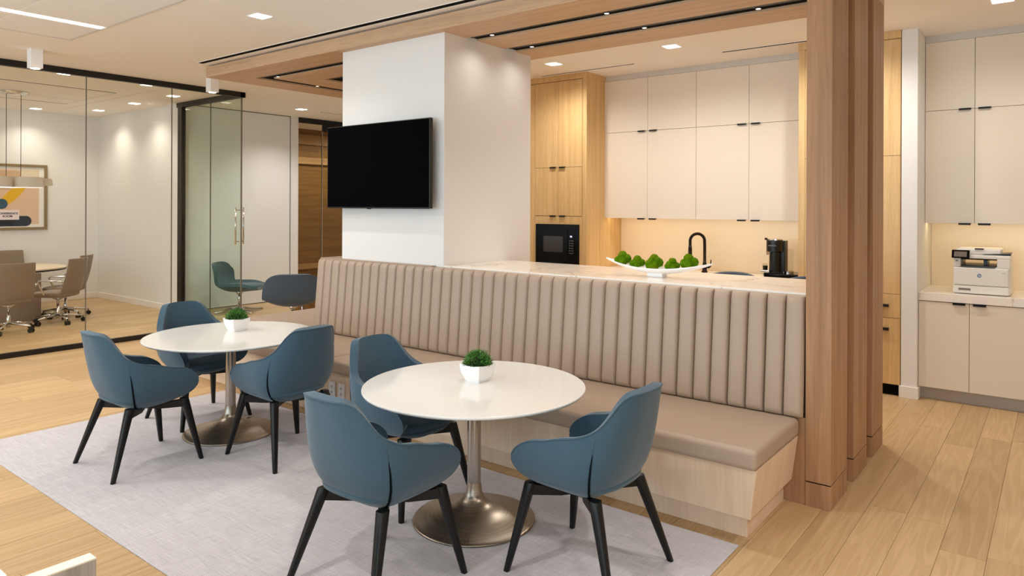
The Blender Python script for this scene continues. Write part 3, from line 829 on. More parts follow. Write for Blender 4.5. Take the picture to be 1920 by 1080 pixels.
spots = [(-2.478, 2.185, 0, 'blue tub chair facing the bench across the larger table'),
         (-1.77, 2.885, 90, 'blue tub chair at the larger table on the side towards the timber posts'),
         (-3.09, 2.925, -90, 'blue tub chair tucked under the larger table, beside the outlet plates'),
         (-4.862, 2.195, 0, 'blue tub chair facing the bench across the table nearer the glass wall'),
         (-5.497, 2.95, -90, 'blue tub chair standing between its table and the glass wall, partly on bare floor'),
         (-4.237, 2.91, 90, 'blue tub chair between the two tables, its back towards the larger table')]
for i, (x, y, a, lb) in enumerate(spots):
    c = chair if i == 0 else copy_tree(chair)
    c.location = (x, y, 0.0); c.rotation_euler = (0, 0, math.radians(a)); c['label'] = lb

# ------------------------------------------------------------------ television
tv = thing('television', (-4.85, 4.25, 2.07), 'wall mounted black flat screen television on the white pier', 'television')
box('casing', -5.534, -4.172, 4.235, 4.272, 1.690, 2.455, M_plastic, tv, 0.004)
box('screen', -5.525, -4.181, 4.2325, 4.2352, 1.702, 2.447, M_screen, tv)
box('bezel', -5.534, -4.172, 4.231, 4.2348, 1.688, 1.699, M_plastic, tv, 0.001)
box('rear_housing', -5.3, -4.42, 4.27, 4.30, 1.78, 2.30, M_plastic, tv, 0.008)
box('wall_bracket', -5.1, -4.6, 4.30, 4.344, 1.9, 2.2, M_black, tv)
box('sensor', -4.965, -4.935, 4.236, 4.262, 1.682, 1.690, M_plastic, tv)

# ------------------------------------------------------------------ kitchen
def pull(x, z, yf, par, w=0.095):
    bm = NB(); bx(bm, x-w/2, x+w/2, yf-0.022, yf+0.002, z-0.004, z+0.004); bx(bm, x-w/2, x+w/2, yf-0.022, yf-0.019, z-0.013, z+0.004)
    return finish('handle', bm, M_black, par, 0.001)
def door(x0, x1, z0, z1, yf, mat, par, hx=None, hz=None, hw=0.095, name='door'):
    g = 0.0018
    d = box(name, x0+g, x1-g, yf, yf+0.02, z0+g, z1-g, mat, par, 0.0012)
    if hx is not None: pull(hx, hz, yf, d, hw)
    return d
YU = 7.62
def upper(xa, xm, xb, label, zb=1.571, zs=2.616, zt=3.255, ya=YU):
    t = thing('wall_cabinet', ((xa+xb)/2, ya+0.2, zb), label, 'cabinet', 'cream wall cabinets')
    box('body', xa+0.001, xb-0.001, ya+0.021, YN-0.003, zb+0.03, zt, M_cream, t)
    for x0, x1, hx in ((xa, xm, xm-0.075), (xm, xb, xm+0.075)):
        door(x0, x1, zb-0.002, zs, ya, M_cream, t, hx, zb-0.001)
        door(x0, x1, zs, zt, ya, M_cream, t, hx, zs+0.001)
    box('gap_shade', xa+0.004, xb-0.004, ya+0.0195, ya+0.0212, zb+0.002, zt-0.002, M_void, t)  # near-black sheet painting the shade seen through the door gaps
    return t
upper(-4.487, -3.896, -3.287, 'cream wall cabinet over the moss bowl, beside the oak tall cabinet')
upper(-3.287, -2.683, -2.045, 'cream wall cabinet over the coffee machine')
upper(-1.018, -0.627, -0.232, 'cream wall cabinet over the printer')
upper(-0.232, 0.17, 0.57, 'cream wall cabinet beyond the printer cabinet')
t = box('trim_1', -4.48, -2.05, YU+0.004, YN, 3.256, CEIL, M_grey); tag(t, kind='structure')
t = box('trim_2', -1.018, 0.6, YU+0.004, YN, 3.256, CEIL, M_grey); tag(t, kind='structure')
t = box('trim_backsplash', -4.48, -2.05, YN-0.012, YN, 0.95, 1.6, M_splash); tag(t, kind='structure')
t = box('trim_backsplash_2', -1.018, 0.6, YN-0.012, YN, 0.95, 1.6, M_splash); tag(t, kind='structure')
# oak tall cabinet with the microwave
YT = 7.2
tc = thing('tall_cabinet', (-4.9, YT+0.4, 0), 'light oak tall cabinet with the built-in black microwave', 'cabinet', 'light oak tall cabinets')
box('body', -5.96, -4.482, YT+0.021, YN-0.003, 0.0, 3.25, M_oak, tc)
box('crown', -5.96, -4.474, YT-0.006, YN-0.003, 3.25, CEIL-0.002, M_oak, tc)
box('stile', -4.542, -4.482, YT, YT+0.021, 0, 3.25, M_oak, tc, 0.001)
for x0, x1, hx in ((-5.245, -4.895, -4.965), (-4.895, -4.545, -4.825)):
    door(x0, x1, 2.189, 3.245, YT, M_oak, tc, hx, 2.192, 0.085)
    door(x0, x1, 1.592, 2.189, YT, M_oak, tc, hx, 1.595, 0.085)
door(-5.95, -5.245, 0.1, 3.245, YT, M_oak, tc)
box('filler', -5.243, -4.545, YT, YT+0.02, 0.10, 1.588, M_oak, tc, 0.001)
box('gap_shade', -5.94, -4.55, YT+0.0195, YT+0.0212, 0.12, 3.24, M_void, tc)  # shade between the oak doors, put in as a black sheet
mw = thing('microwave', (-4.9, YT, 1.25), 'black built-in microwave in the oak tall cabinet', 'microwave')
box('fascia', -5.215, -4.578, YT-0.022, YT-0.001, 0.99, 1.492, M_gloss, mw, 0.003)
box('door', -5.20, -4.735, YT-0.028, YT-0.021, 1.06, 1.42, M_gloss, mw, 0.002)
box('window', -5.09, -4.80, YT-0.0295, YT-0.027, 1.15, 1.345, plain('microwave_window', srgb(58, 54, 50), 0.12), mw)
cp = box('control_panel', -4.728, -4.628, YT-0.0285, YT-0.021, 1.06, 1.42, M_gloss, mw, 0.002)
box('display', -4.695, -4.667, YT-0.0295, YT-0.028, 1.335, 1.356, M_display, cp)
bm = NB()
for r in range(6):
    for c in range(3):
        x = -4.706+0.022*c; z = 1.29-0.03*r; bx(bm, x, x+0.011, YT-0.0292, YT-0.0283, z, z+0.007)
finish('key_marks', bm, M_texts, cp)
# oak tall cabinet on the other side
tr = thing('tall_cabinet', (-1.6, YT+0.4, 0), 'light oak tall cabinet with drawers partly behind the timber posts', 'cabinet', 'light oak tall cabinets')
box('body', -2.045, -1.152, YT+0.021, YN-0.003, 0.1, 3.25, M_oak, tr)
box('crown', -2.05, -1.152, YT-0.006, YN-0.003, 3.25, CEIL-0.002, M_oak, tr)
box('stile', -2.045, -1.985, YT, YT+0.021, 0.1, 3.25, M_oak, tr, 0.001)
box('toe_recess', -2.04, -1.155, YT+0.05, YT+0.07, 0.0, 0.1, M_void, tr)
box('gap_shade', -2.03, -1.16, YT+0.0195, YT+0.0212, 0.11, 3.24, M_void, tr)  # black sheet standing in for shade between doors and drawers
for x0, x1, hx in ((-1.985, -1.57, -1.62), (-1.57, -1.154, -1.52)):
    door(x0, x1, 2.186, 3.245, YT, M_oak, tr); door(x0, x1, 0.927, 2.186, YT, M_oak, tr)
for z0, z1, hz in ((0.708, 0.927, 0.82), (0.106, 0.708, 0.606)):
    d = door(-1.985, -1.154, z0, z1, YT, M_oak, tr, name='drawer')
    box('handle', -1.62, -1.245, YT-0.026, YT, hz-0.012, hz+0.012, M_black, d, 0.002)
# base cabinets
def basecab(xa, xm, xb, label, yf=7.262):
    t = thing('base_cabinet', ((xa+xb)/2, yf+0.3, 0), label, 'cabinet', 'cream base cabinets')
    box('body', xa, xb, yf+0.021, YN-0.003, 0.108, 0.882, M_cream, t)
    box('kick_plate', xa, xb, yf+0.06, yf+0.08, 0.0, 0.108, M_kick, t)
    box('gap_shade', xa+0.004, xb-0.004, yf+0.0195, yf+0.0212, 0.115, 0.88, M_void, t)  # gap shade painted as a thin black sheet behind the doors
    for x0, x1, hx in ((xa, xm, xm-0.075), (xm, xb, xm+0.075)): door(x0, x1, 0.111, 0.879, yf, M_cream, t, hx, 0.876)
    return t
basecab(-1.018, -0.633, -0.245, 'cream base cabinet under the printer')
basecab(-0.245, 0.16, 0.57, 'cream base cabinet beyond the printer cabinet')
basecab(-4.478, -3.88, -3.28, 'cream kitchen base cabinet hidden behind the marble bar, by the oak cabinet')
basecab(-3.28, -2.66, -2.05, 'cream kitchen base cabinet hidden behind the marble bar, under the coffee machine')
t = box('worktop', -1.018, 0.6, 7.255, YN-0.012, 0.884, 0.956, M_marble, None, 0.002); tag(t, 'pale stone worktop under the printer', 'worktop')
t = box('worktop', -4.478, -2.05, 7.24, YN-0.012, 0.884, 0.956, M_marble, None, 0.002); tag(t, 'pale stone kitchen worktop carrying the tap and coffee machine', 'worktop')
# under-cabinet strips
for x0, x1, lb in ((-4.46, -2.07, 'thin warm light strip under the cream cabinets above the moss bowl'), (-1.0, 0.55, 'thin warm light strip under the cream cabinet above the printer')):
    t = box('strip_lamp', x0, x1, 7.70, 7.73, 1.592, 1.6005, M_led); tag(t, lb, 'strip light')
    area('strip_light_glow', ((x0+x1)/2, 7.735, 1.588), (math.radians(10), 0, 0), x1-x0, 0.03, 0.95*(x1-x0), (1, 0.77, 0.40))

# faucet
fx, fy, zt = -3.255, 7.8, 0.956
ft = thing('faucet', (fx, fy, zt), 'dark bronze gooseneck kitchen tap behind the moss bowl', 'tap')
bm = NB(); lathe(bm, fx, fy, [(0.034, zt), (0.034, zt+0.012), (0.026, zt+0.02), (0.024, zt+0.09), (0.017, zt+0.14)], 24); finish('body', bm, M_bronze, ft, smooth=True)
ax = Vector((-0.86, -0.5, 0)).normalized()
pts = [Vector((fx, fy, zt+0.10)), Vector((fx, fy, zt+0.30))]
for i in range(1, 13):
    a = PI*i/12; pts.append(Vector((fx, fy, zt+0.36)) + ax*(0.082*(1-math.cos(a))) + Vector((0, 0, 0.085*math.sin(a))))
pts.append(pts[-1]+Vector((0, 0, -0.05)))
bm = NB(); tube(bm, pts, 0.0175, 14); finish('spout', bm, M_bronze, ft, smooth=True)
e = pts[-1]
bm = NB(); tube(bm, [e, e+Vector((0, 0, -0.03)), e+Vector((0, 0, -0.13))], [0.0185, 0.022, 0.023], 14); finish('spray_head', bm, M_bronze, ft, smooth=True)
bm = NB(); tube(bm, [(fx+0.01, fy, zt+0.06), (fx+0.06, fy-0.01, zt+0.062), (fx+0.075, fy-0.012, zt+0.075), (fx+0.082, fy-0.014, zt+0.15)], [0.014, 0.012, 0.008, 0.006], 10); finish('handle', bm, M_bronze, ft, smooth=True)

# coffee pod drawer and coffee machine
dz = 0.956
pd = thing('pod_drawer', (-2.3, 7.62, dz), 'black coffee pod drawer under the coffee machine', 'organizer')
box('body', -2.47, -2.07, 7.45, 7.80, dz+0.001, dz+0.062, M_plastic, pd, 0.004)
box('tray_top', -2.475, -2.065, 7.445, 7.805, dz+0.062, dz+0.068, M_gloss, pd, 0.002)
box('drawer', -2.465, -2.075, 7.443, 7.452, dz+0.008, dz+0.056, M_gloss, pd, 0.002)
bm = NB(); tube(bm, [(-2.46, 7.44, dz+0.004), (-2.46, 7.435, dz+0.07)], 0.005, 8); finish('rail', bm, M_chrome, pd, smooth=True)
cz = dz+0.0685
cm = thing('coffee_machine', (-2.385, 7.6, cz), 'black pod coffee machine with round head on the worktop', 'coffee machine')
X, Y = -2.385, 7.56
bm = NB(); loft(bm, [superring(X, Y, z, 0.078, 0.095, 3) for z in (cz, cz+0.012)]); finish('base', bm, M_plastic, cm, 0.002)
bm = NB(); lathe(bm, X, Y+0.005, [(0.056, cz+0.012), (0.056, cz+0.26)], 36); finish('column', bm, M_plastic, cm, smooth=False)
bm = NB(); lathe(bm, X, Y, [(0.060, cz+0.215), (0.083, cz+0.225), (0.083, cz+0.335), (0.078, cz+0.345)], 40); finish('head', bm, M_plastic, cm, smooth=False)
bm = NB(); lathe(bm, X, Y, [(0.076, cz+0.345), (0.072, cz+0.352), (0.05, cz+0.356)], 40); finish('lid', bm, M_chrome, cm)
box('rear_tower', X+0.005, X+0.10, Y+0.02, Y+0.12, cz+0.01, cz+0.335, M_plastic, cm, 0.006)
bm = NB(); tube(bm, [(X-0.06, Y-0.05, cz+0.352), (X-0.085, Y-0.06, cz+0.356)], 0.012, 10); finish('lever', bm, M_plastic, cm)
bm = NB(); lathe(bm, X-0.052, Y-0.075, [(0.013, cz+0.19), (0.017, cz+0.225)], 16); finish('spout', bm, M_chrome, cm)
bm = NB(); bx(bm, X-0.10, X-0.01, Y-0.15, Y-0.06, cz+0.008, cz+0.032); finish('cup_support', bm, M_chrome, cm, 0.006)
bm = NB(); lathe(bm, X+0.125, Y+0.07, [(0.045, cz+0.02), (0.047, cz+0.25)], 28); finish('water_tank', bm, M_clear, cm, smooth=False)
bm = NB(); lathe(bm, X+0.125, Y+0.07, [(0.048, cz+0.0), (0.048, cz+0.02)], 28); finish('tank_foot', bm, M_chrome, cm)
text('lettering', 'NESPRESSO', 0.0165, M_texts, Matrix.Translation((X, Y-0.0835, cz+0.285)) @ FACE_S, cm, 0.0008)
gl = thing('water_glass', (X-0.10, Y+0.02, dz+0.0685), 'small clear glass beside the coffee machine', 'glass')
bm = NB(); lathe(bm, X-0.105, Y+0.02, [(0.026, dz+0.069), (0.03, dz+0.16), (0.028, dz+0.16), (0.024, dz+0.074)], 24, True, True); finish('tumbler', bm, M_clear, gl, smooth=False)
bm = NB(); lathe(bm, X-0.105, Y+0.02, [(0.022, dz+0.075), (0.026, dz+0.135)], 20); finish('coffee_pods', bm, M_plastic, gl)

# ------------------------------------------------------------------ printer
px0, px1, py, pz = -0.768, -0.345, 7.36, 0.956
pr = thing('printer', ((px0+px1)/2, py+0.2, pz), 'white multifunction laser printer with tilted touch screen on the pale worktop', 'printer')
box('body', px0, px1, py+0.02, py+0.44, pz+0.005, pz+0.243, M_prn, pr, 0.012)
box('front_door', px0+0.004, px1-0.012, py-0.004, py+0.03, pz+0.078, pz+0.235, M_prn, pr, 0.012)
box('paper_drawer', px0+0.002, px1-0.012, py-0.002, py+0.03, pz+0.006, pz+0.074, M_prn, pr, 0.006)
box('drawer_grip', px0+0.045, px0+0.135, py-0.0045, py, pz+0.032, pz+0.052, plain('grip_shadow', srgb(120, 116, 110), 0.6), pr, 0.003)
box('bay_post', px0+0.215, px0+0.245, py+0.2, py+0.43, pz+0.25, pz+0.315, M_plastic, pr)
box('bay_roof', px0+0.06, px1-0.09, py+0.02, py+0.43, pz+0.303, pz+0.3125, M_void, pr)
box('output_tray', px0+0.06, px1-0.11, py-0.005, py+0.42, pz+0.243, pz+0.252, M_plastic, pr, 0.002)
box('left_cheek', px0+0.005, px0+0.062, py+0.01, py+0.43, pz+0.235, pz+0.315, M_prn, pr, 0.006)
box('right_cheek', px1-0.098, px1-0.003, py+0.01, py+0.43, pz+0.235, pz+0.315, M_prn, pr, 0.006)
box('scanner', px0, px1, py+0.01, py+0.43, pz+0.312, pz+0.345, M_prn, pr, 0.008)
box('document_feeder', px0+0.02, px1-0.07, py+0.06, py+0.42, pz+0.345, pz+0.398, M_prn, pr, 0.014)
box('feeder_latch', px0+0.16, px0+0.225, py+0.05, py+0.1, pz+0.392, pz+0.402, M_plastic, pr, 0.002)
hexa('feeder_tray', [(px0+0.22, py+0.06, pz+0.346), (px1-0.002, py+0.05, pz+0.352), (px1-0.002, py+0.3, pz+0.352), (px0+0.22, py+0.3, pz+0.346),
                     (px0+0.22, py+0.06, pz+0.350), (px1-0.002, py+0.05, pz+0.366), (px1-0.002, py+0.3, pz+0.366), (px0+0.22, py+0.3, pz+0.350)], M_plastic, pr)
cpn = hexa('control_panel', [(px0-0.006, py-0.03, pz+0.315), (px0+0.128, py-0.03, pz+0.315), (px0+0.128, py+0.01, pz+0.315), (px0-0.006, py+0.01, pz+0.315),
                       (px0-0.006, py+0.005, pz+0.385), (px0+0.128, py+0.005, pz+0.385), (px0+0.128, py+0.03, pz+0.385), (px0-0.006, py+0.03, pz+0.385)], M_gloss, pr, 0.003)
hexa('touch_screen', [(px0+0.012, py-0.0255, pz+0.327), (px0+0.108, py-0.0255, pz+0.327), (px0+0.108, py-0.02, pz+0.327), (px0+0.012, py-0.02, pz+0.327),
                      (px0+0.012, py-0.0035, pz+0.372), (px0+0.108, py-0.0035, pz+0.372), (px0+0.108, py+0.002, pz+0.372), (px0+0.012, py+0.002, pz+0.372)], plain('screen_grey', srgb(112, 104, 98), 0.2), cpn)
box('usb_slot', px0+0.022, px0+0.04, py+0.008, py+0.012, pz+0.287, pz+0.293, M_void, pr)
box('power_button', px1-0.065, px1-0.035, py-0.0065, py-0.003, pz+0.197, pz+0.205, M_grey, pr, 0.002)
lx, lz = (px0+px1)/2-0.012, pz+0.166
bm = NB(); bmesh.ops.create_cone(bm, cap_ends=True, segments=32, radius1=0.0165, radius2=0.0165, depth=0.002)
bmesh.ops.rotate(bm, verts=bm.verts, cent=(0, 0, 0), matrix=Matrix.Rotation(PI/2, 3, 'X')); bmesh.ops.translate(bm, verts=bm.verts, vec=(lx, py-0.0045, lz))
lg = finish('logo', bm, M_blue, pr)
o = text('lettering', 'hp', 0.026, M_white, Matrix.Translation((lx, py-0.006, lz+0.001)) @ FACE_S, pr, 0.0004, 0.0, 0.25)

# ------------------------------------------------------------------ bowl of moss on the bar
bcx, bcy, bz = -2.30, 4.655, ZC
bowl = thing('bowl', (bcx, bcy, bz), 'long white boat-shaped bowl holding moss balls on the marble bar', 'bowl')
bm = NB(); N = 28; MM = 12; HL = 0.42
outer = []
for i in range(N+1):
    s = -1+2*i/N; x = bcx+HL*s
    hw = max(0.006, 0.098*(1-abs(s)**2.2)); zr = bz+0.066+0.055*abs(s)**2.0; zk = bz+0.022+0.088*abs(s)**1.9
    zk = min(zk, zr-0.006)
    ring = []
    for j in range(MM+1):
        a = -PI/2+PI*j/MM
        ring.append((x, bcy+hw*math.sin(a), zr-(zr-zk)*math.cos(a)))
    for j in range(MM, -1, -1):
        a = -PI/2+PI*j/MM
        ring.append((x, bcy+max(0.001, hw-0.006)*math.sin(a), zr-max(0.002, (zr-zk)-0.007)*math.cos(a)))
    outer.append(ring)
loft(bm, outer); bmesh.ops.recalc_face_normals(bm, faces=bm.faces)
finish('vessel', bm, M_pot, bowl, smooth=True)
box('foot', bcx-0.06, bcx+0.06, bcy-0.04, bcy+0.04, bz+0.0005, bz+0.03, M_pot, bowl, 0.004)
clus = [(-0.278, 0.112, 0.062, 5, 'clump of green moss at the end of the bowl nearest the microwave'), (-0.156, 0.092, 0.053, 5, 'small low clump of green moss, second from the microwave end of the bowl'),
        (-0.020, 0.098, 0.071, 9, 'largest clump of green moss in the middle of the bowl'), (0.122, 0.086, 0.057, 6, 'low clump of green moss between the largest and the tap'),
        (0.245, 0.112, 0.062, 5, 'clump of green moss at the end of the bowl before the tap')]
for k, (dx, zc, r, n, lb) in enumerate(clus):
    rnd = random.Random(40+k); cx, cy, czz = bcx+dx, bcy, bz+zc
    t = thing('moss_ball', (cx, cy, czz), lb, 'moss', 'moss clumps in the white bowl')
    lumps = [(0, 0.1*r, 0, 0.62)]
    base_dirs = [(-0.80, -0.42, -0.10), (0.42, -0.86, -0.16), (0.05, -0.12, 0.80), (0.84, 0.05, 0.10), (-0.45, 0.55, 0.35), (-0.28, -0.82, 0.30), (0.60, -0.30, 0.52), (0.15, -0.78, -0.60), (-0.45, -0.70, -0.55), (0.75, -0.55, -0.45)]
    if n <= 5: base_dirs = [(-0.80, -0.30, -0.12), (0.30, -0.86, -0.08), (-0.05, -0.10, 0.76), (0.86, 0.10, 0.16), (-0.35, 0.6, 0.2)]
    for q in range(n):
        d = Vector(base_dirs[q]) + Vector((rnd.uniform(-.08, .08), rnd.uniform(-.08, .08), rnd.uniform(-.06, .06)))
        lumps.append((d.x*r*0.62, d.y*r*0.62, d.z*r*0.62, (rnd.uniform(0.50, 0.58) if n <= 5 else rnd.uniform(0.36, 0.54))))
    for (ax_, ay_, az_, sz) in lumps:
        bm = NB(); bmesh.ops.create_icosphere(bm, subdivisions=4, radius=r*sz)
        ph = [rnd.uniform(0, 6.28) for _ in range(3)]
        for v in bm.verts:
            c = v.co.normalized(); f = 1 + 0.05*math.sin(5*c.x+ph[0])*math.sin(5*c.y+ph[1]) + 0.03*math.sin(9*c.z+ph[2]) + rnd.uniform(-0.018, 0.018)
            v.co *= f
        bmesh.ops.translate(bm, verts=bm.verts, vec=(cx+ax_, cy+ay_, czz+az_))
        finish('moss_lump', bm, M_moss, t, smooth=True)

# ------------------------------------------------------------------ bar stools behind the bar
def stool(label):
    t = thing('bar_stool', (0, 0, 0), label, 'stool', 'bar stools behind the bar')
    bm = NB(); rings = []
    for i in range(15):
        a = math.radians(-62+124*i/14); x = 0.235*math.sin(a); y = 0.05+0.2*math.cos(a)*0.9
        hz = 1.192-0.05*(abs(i-7)/7)**2.5
        rings.append([(x, y-0.02, 0.86), (x*1.08, y+0.02, 0.86), (x*1.1, y+0.045, hz-0.01), (x*1.05, y+0.025, hz), (x*1.0, y+0.005, hz-0.01)])
    loft(bm, rings); finish('backrest', bm, M_slate, t, smooth=True)
    bm = NB(); loft(bm, [superring(0, 0.02, z, 0.23*s, 0.22*s, 3.2) for z, s in ((0.74, 0.9), (0.76, 1), (0.80, 1), (0.815, 0.85))]); finish('seat', bm, M_slate, t, smooth=True)
    for sx in (-1, 1):
        for sy in (-1, 1):
            bm = NB(); tube(bm, [(sx*0.16, 0.02+sy*0.15, 0.75), (sx*0.22, 0.02+sy*0.21, 0.004)], [0.014, 0.011], 10); finish('leg', bm, M_blackleg, t, smooth=True)
    bm = NB(); tube(bm, [(-0.2, -0.165, 0.25), (0.2, -0.165, 0.25), (0.2, 0.205, 0.25), (-0.2, 0.205, 0.25), (-0.2, -0.165, 0.25)], 0.009, 8); finish('footrest', bm, M_blackleg, t, smooth=True)
    return t
st = stool('')
for i, (x, y, lb) in enumerate(((-2.08, 5.36, 'blue bar stool whose back shows above the bar beside the tap'), (-1.475, 5.36, 'blue bar stool whose back shows above the bar by the timber posts'))):
    s = st if i == 0 else copy_tree(st)
    s.location = (x, y, 0); s['label'] = lb

# ------------------------------------------------------------------ lounge chairs
def lounge(label, mat, name='lounge_chair'):
    t = thing(name, (0, 0, 0), label, 'armchair', 'swivel lounge chairs beyond the bench')
    # bucket: facing +y; profile runs from seat front to back top
    bm = NB()
    prof = [(0.36, 0.375, 0.27), (0.30, 0.37, 0.31), (0.15, 0.35, 0.345), (0.0, 0.335, 0.365), (-0.14, 0.345, 0.378), (-0.24, 0.40, 0.385), (-0.30, 0.49, 0.385), (-0.335, 0.58, 0.375), (-0.36, 0.68, 0.36), (-0.378, 0.755, 0.345), (-0.385, 0.79, 0.33)]
    rows = []
    K = 16
    for y, z, hw in prof:
        row = []
        up_ = min(1.0, max(0.0, (z-0.335)/0.3))
        for k in range(K+1):
            a = -1+2*k/K
            lift = ((0.10 if y > -0.2 else 0.06)*(1-up_)+0.02)*abs(a)**2.4
            fw = 0.13*up_*abs(a)**2.2
            row.append((a*hw*(1-0.0*up_), y+fw, z+lift*(1 if y < 0.25 else 0.35)*(1-up_) - 0.10*max(0.0, (z-0.60)/0.19)*abs(a)**6))
        rows.append(row)
    V = [[bm.verts.new(p) for p in r] for r in rows]
    for r0, r1 in zip(V[:-1], V[1:]):
        for k in range(K): bm.faces.new((r0[k], r0[k+1], r1[k+1], r1[k]))
    bmesh.ops.recalc_face_normals(bm, faces=bm.faces)
    o = finish('shell', bm, mat, t, smooth=True)
    m = o.modifiers.new('solid', 'SOLIDIFY'); m.thickness = 0.05; m.offset = 0
    m = o.modifiers.new('bev', 'BEVEL'); m.width = 0.015; m.segments = 2; m.limit_method = 'ANGLE'; m.angle_limit = math.radians(60)
    m = o.modifiers.new('sub', 'SUBSURF'); m.levels = 1; m.render_levels = 2
    bm = NB(); loft(bm, [superring(0, 0.06, z, 0.29*s, 0.29*s, 2.8) for z, s in ((0.37, 0.8), (0.39, 1), (0.415, 1.02), (0.435, 0.95), (0.445, 0.6))]); finish('seat_pad', bm, mat, t, smooth=True)
    bm = NB(); tube(bm, [(0, 0, 0.03), (0, 0, 0.35)], 0.022, 16); lathe(bm, 0, 0, [(0.03, 0.27), (0.075, 0.325)], 20); finish('column', bm, M_chrome, t, smooth=True)
    for k in range(4):
        a = PI/4+k*PI/2; d = Vector((math.cos(a), math.sin(a), 0))
        bm = NB(); tube(bm, [d*0.0+Vector((0, 0, 0.05)), d*0.2+Vector((0, 0, 0.035)), d*0.40+Vector((0, 0, 0.012))], [0.018, 0.015, 0.011], 10); finish('foot', bm, M_chrome, t, smooth=True)
    return t
L1 = lounge('teal swivel lounge chair standing behind the glass door leaf', M_teal)
def place(o, x, y, faceang): o.location = (x, y, 0); o.rotation_euler = (0, 0, math.radians(faceang))
place(L1, -10.45, 6.28, -50)
L2 = lounge('slate blue lounge chair seen from behind, left of the bench back', M_slate)
place(L2, -8.40, 5.85, 55)
L3 = lounge('teal lounge chair almost hidden behind the end of the bench back', M_teal)
place(L3, -9.0, 7.35, 130)
sd = thing('side_table', (-8.9, 6.45, 0), 'round dark wood side table with chrome legs beyond the bench end', 'table')
bm = NB(); lathe(bm, -8.9, 6.45, [(0.2, 0.06), (0.2, 0.36)], 40); finish('drum', bm, M_walnut, sd)
bm = NB(); lathe(bm, -8.9, 6.45, [(0.21, 0.36), (0.21, 0.375)], 40); finish('top', bm, M_walnut2, sd)
for k in range(4):
    a = 2*PI*k/4+0.6; bm = NB(); tube(bm, [(-8.9+0.205*math.cos(a), 6.45+0.205*math.sin(a), 0.004), (-8.9+0.205*math.cos(a), 6.45+0.205*math.sin(a), 0.355)], 0.012, 10); finish('leg', bm, M_chrome, sd, smooth=True)

# ------------------------------------------------------------------ meeting room
ct = thing('meeting_table', (-12.55, 3.55, 0), 'large boat-shaped meeting table with black edge behind the glass', 'table')
def boat(z, s): return superring(-12.72, 3.38, z, 0.82*s, 1.15*s, 2.5, 64)
bm = NB(); loft(bm, [boat(0.722, 1.0), boat(0.74, 1.0)]); finish('top', bm, plain('table_laminate', srgb(214, 196, 170), 0.35), ct)
bm = NB(); loft(bm, [boat(0.70, 0.99), boat(0.7215, 1.004)]); finish('edge_band', bm, M_black, ct)
box('pedestal_panel', -12.0, -11.86, 2.7, 3.95, 0.0, 0.70, M_taupe, ct, 0.004)
box('pedestal_panel', -13.2, -13.06, 2.7, 3.95, 0.0, 0.70, M_taupe, ct, 0.004)
def conf_chair(label):
    t = thing('meeting_chair', (0, 0, 0), label, 'chair', 'taupe swivel chairs in the meeting room')
    bm = NB(); rings = []
    for k in range(9):
        s = k/8; z = 0.44+0.50*s; y = -0.20-0.12*s-0.015*math.sin(s*PI); hw = 0.235-0.015*s
        th = 0.03
        rings.append([(-hw, y+0.035, z), (-hw*0.5, y+0.01, z), (0, y, z), (hw*0.5, y+0.01, z), (hw, y+0.035, z), (hw, y+0.035-th*0.8, z), (hw*0.5, y-th, z), (0, y-th-0.006, z), (-hw*0.5, y-th, z), (-hw, y+0.035-th*0.8, z)])
    loft(bm, rings); finish('backrest', bm, M_taupe, t, 0.01, smooth=True)
    bm = NB(); loft(bm, [superring(0, 0.02, z, 0.24*s, 0.25*s, 4) for z, s in ((0.385, 0.8), (0.40, 0.96), (0.44, 1.0), (0.455, 0.97), (0.462, 0.8))]); finish('seat', bm, M_taupe, t, smooth=True)
    bm = NB(); lathe(bm, 0, 0, [(0.02, 0.33), (0.09, 0.37), (0.11, 0.392)], 20); finish('mechanism', bm, M_chrome, t, smooth=True)
    bm = NB(); tube(bm, [(0, 0, 0.07), (0, 0, 0.2), (0, 0, 0.21), (0, 0, 0.35)], [0.026, 0.026, 0.018, 0.018], 14); finish('column', bm, M_chrome, t, smooth=True)
    for sx in (-1, 1):
        bm = NB(); tube(bm, [(sx*0.235, -0.235, 0.62), (sx*0.275, -0.15, 0.63), (sx*0.275, 0.09, 0.635), (sx*0.268, 0.12, 0.61), (sx*0.24, 0.05, 0.44), (sx*0.15, 0.03, 0.395)], 0.012, 8); finish('armrest', bm, M_chrome, t, smooth=True)
    for k in range(5):
        a = PI/2+2*PI*k/5; d = Vector((math.cos(a), math.sin(a), 0)); e = d*0.31
        bm = NB(); tube(bm, [Vector((0, 0, 0.125)), d*0.16+Vector((0, 0, 0.11)), e+Vector((0, 0, 0.085))], [0.02, 0.017, 0.012], 8); f = finish('base_arm', bm, M_chrome, t, smooth=True)
        n = Vector((-d.y, d.x, 0)); bm = NB()
        for q in (-1, 1): tube(bm, [e+n*(0.010*q)+Vector((0, 0, 0.031)), e+n*(0.030*q)+Vector((0, 0, 0.031))], 0.030, 14)
        tube(bm, [e+Vector((0, 0, 0.031)), e+Vector((0, 0, 0.095))], 0.008, 8)
        finish('caster', bm, M_blackleg, f, smooth=False)
    return t
cc = conf_chair('')
for i, (x, y, ang, lb) in enumerate(((-11.09, 3.31, 90, 'taupe meeting chair with its back right against the glass wall, by the conference sign'),
                                     (-11.43, 4.02, 128, 'taupe meeting chair on chrome casters at the table end, the one nearer the glass door'),
                                     (-12.02, 4.33, 138, 'taupe meeting chair partly hidden behind the chair at the table end'),
                                     (-13.55, 4.12, -90, 'taupe meeting chair on the far side of the table under the framed picture'))):
    c = cc if i == 0 else copy_tree(cc)
    place(c, x, y, ang); c['label'] = lb
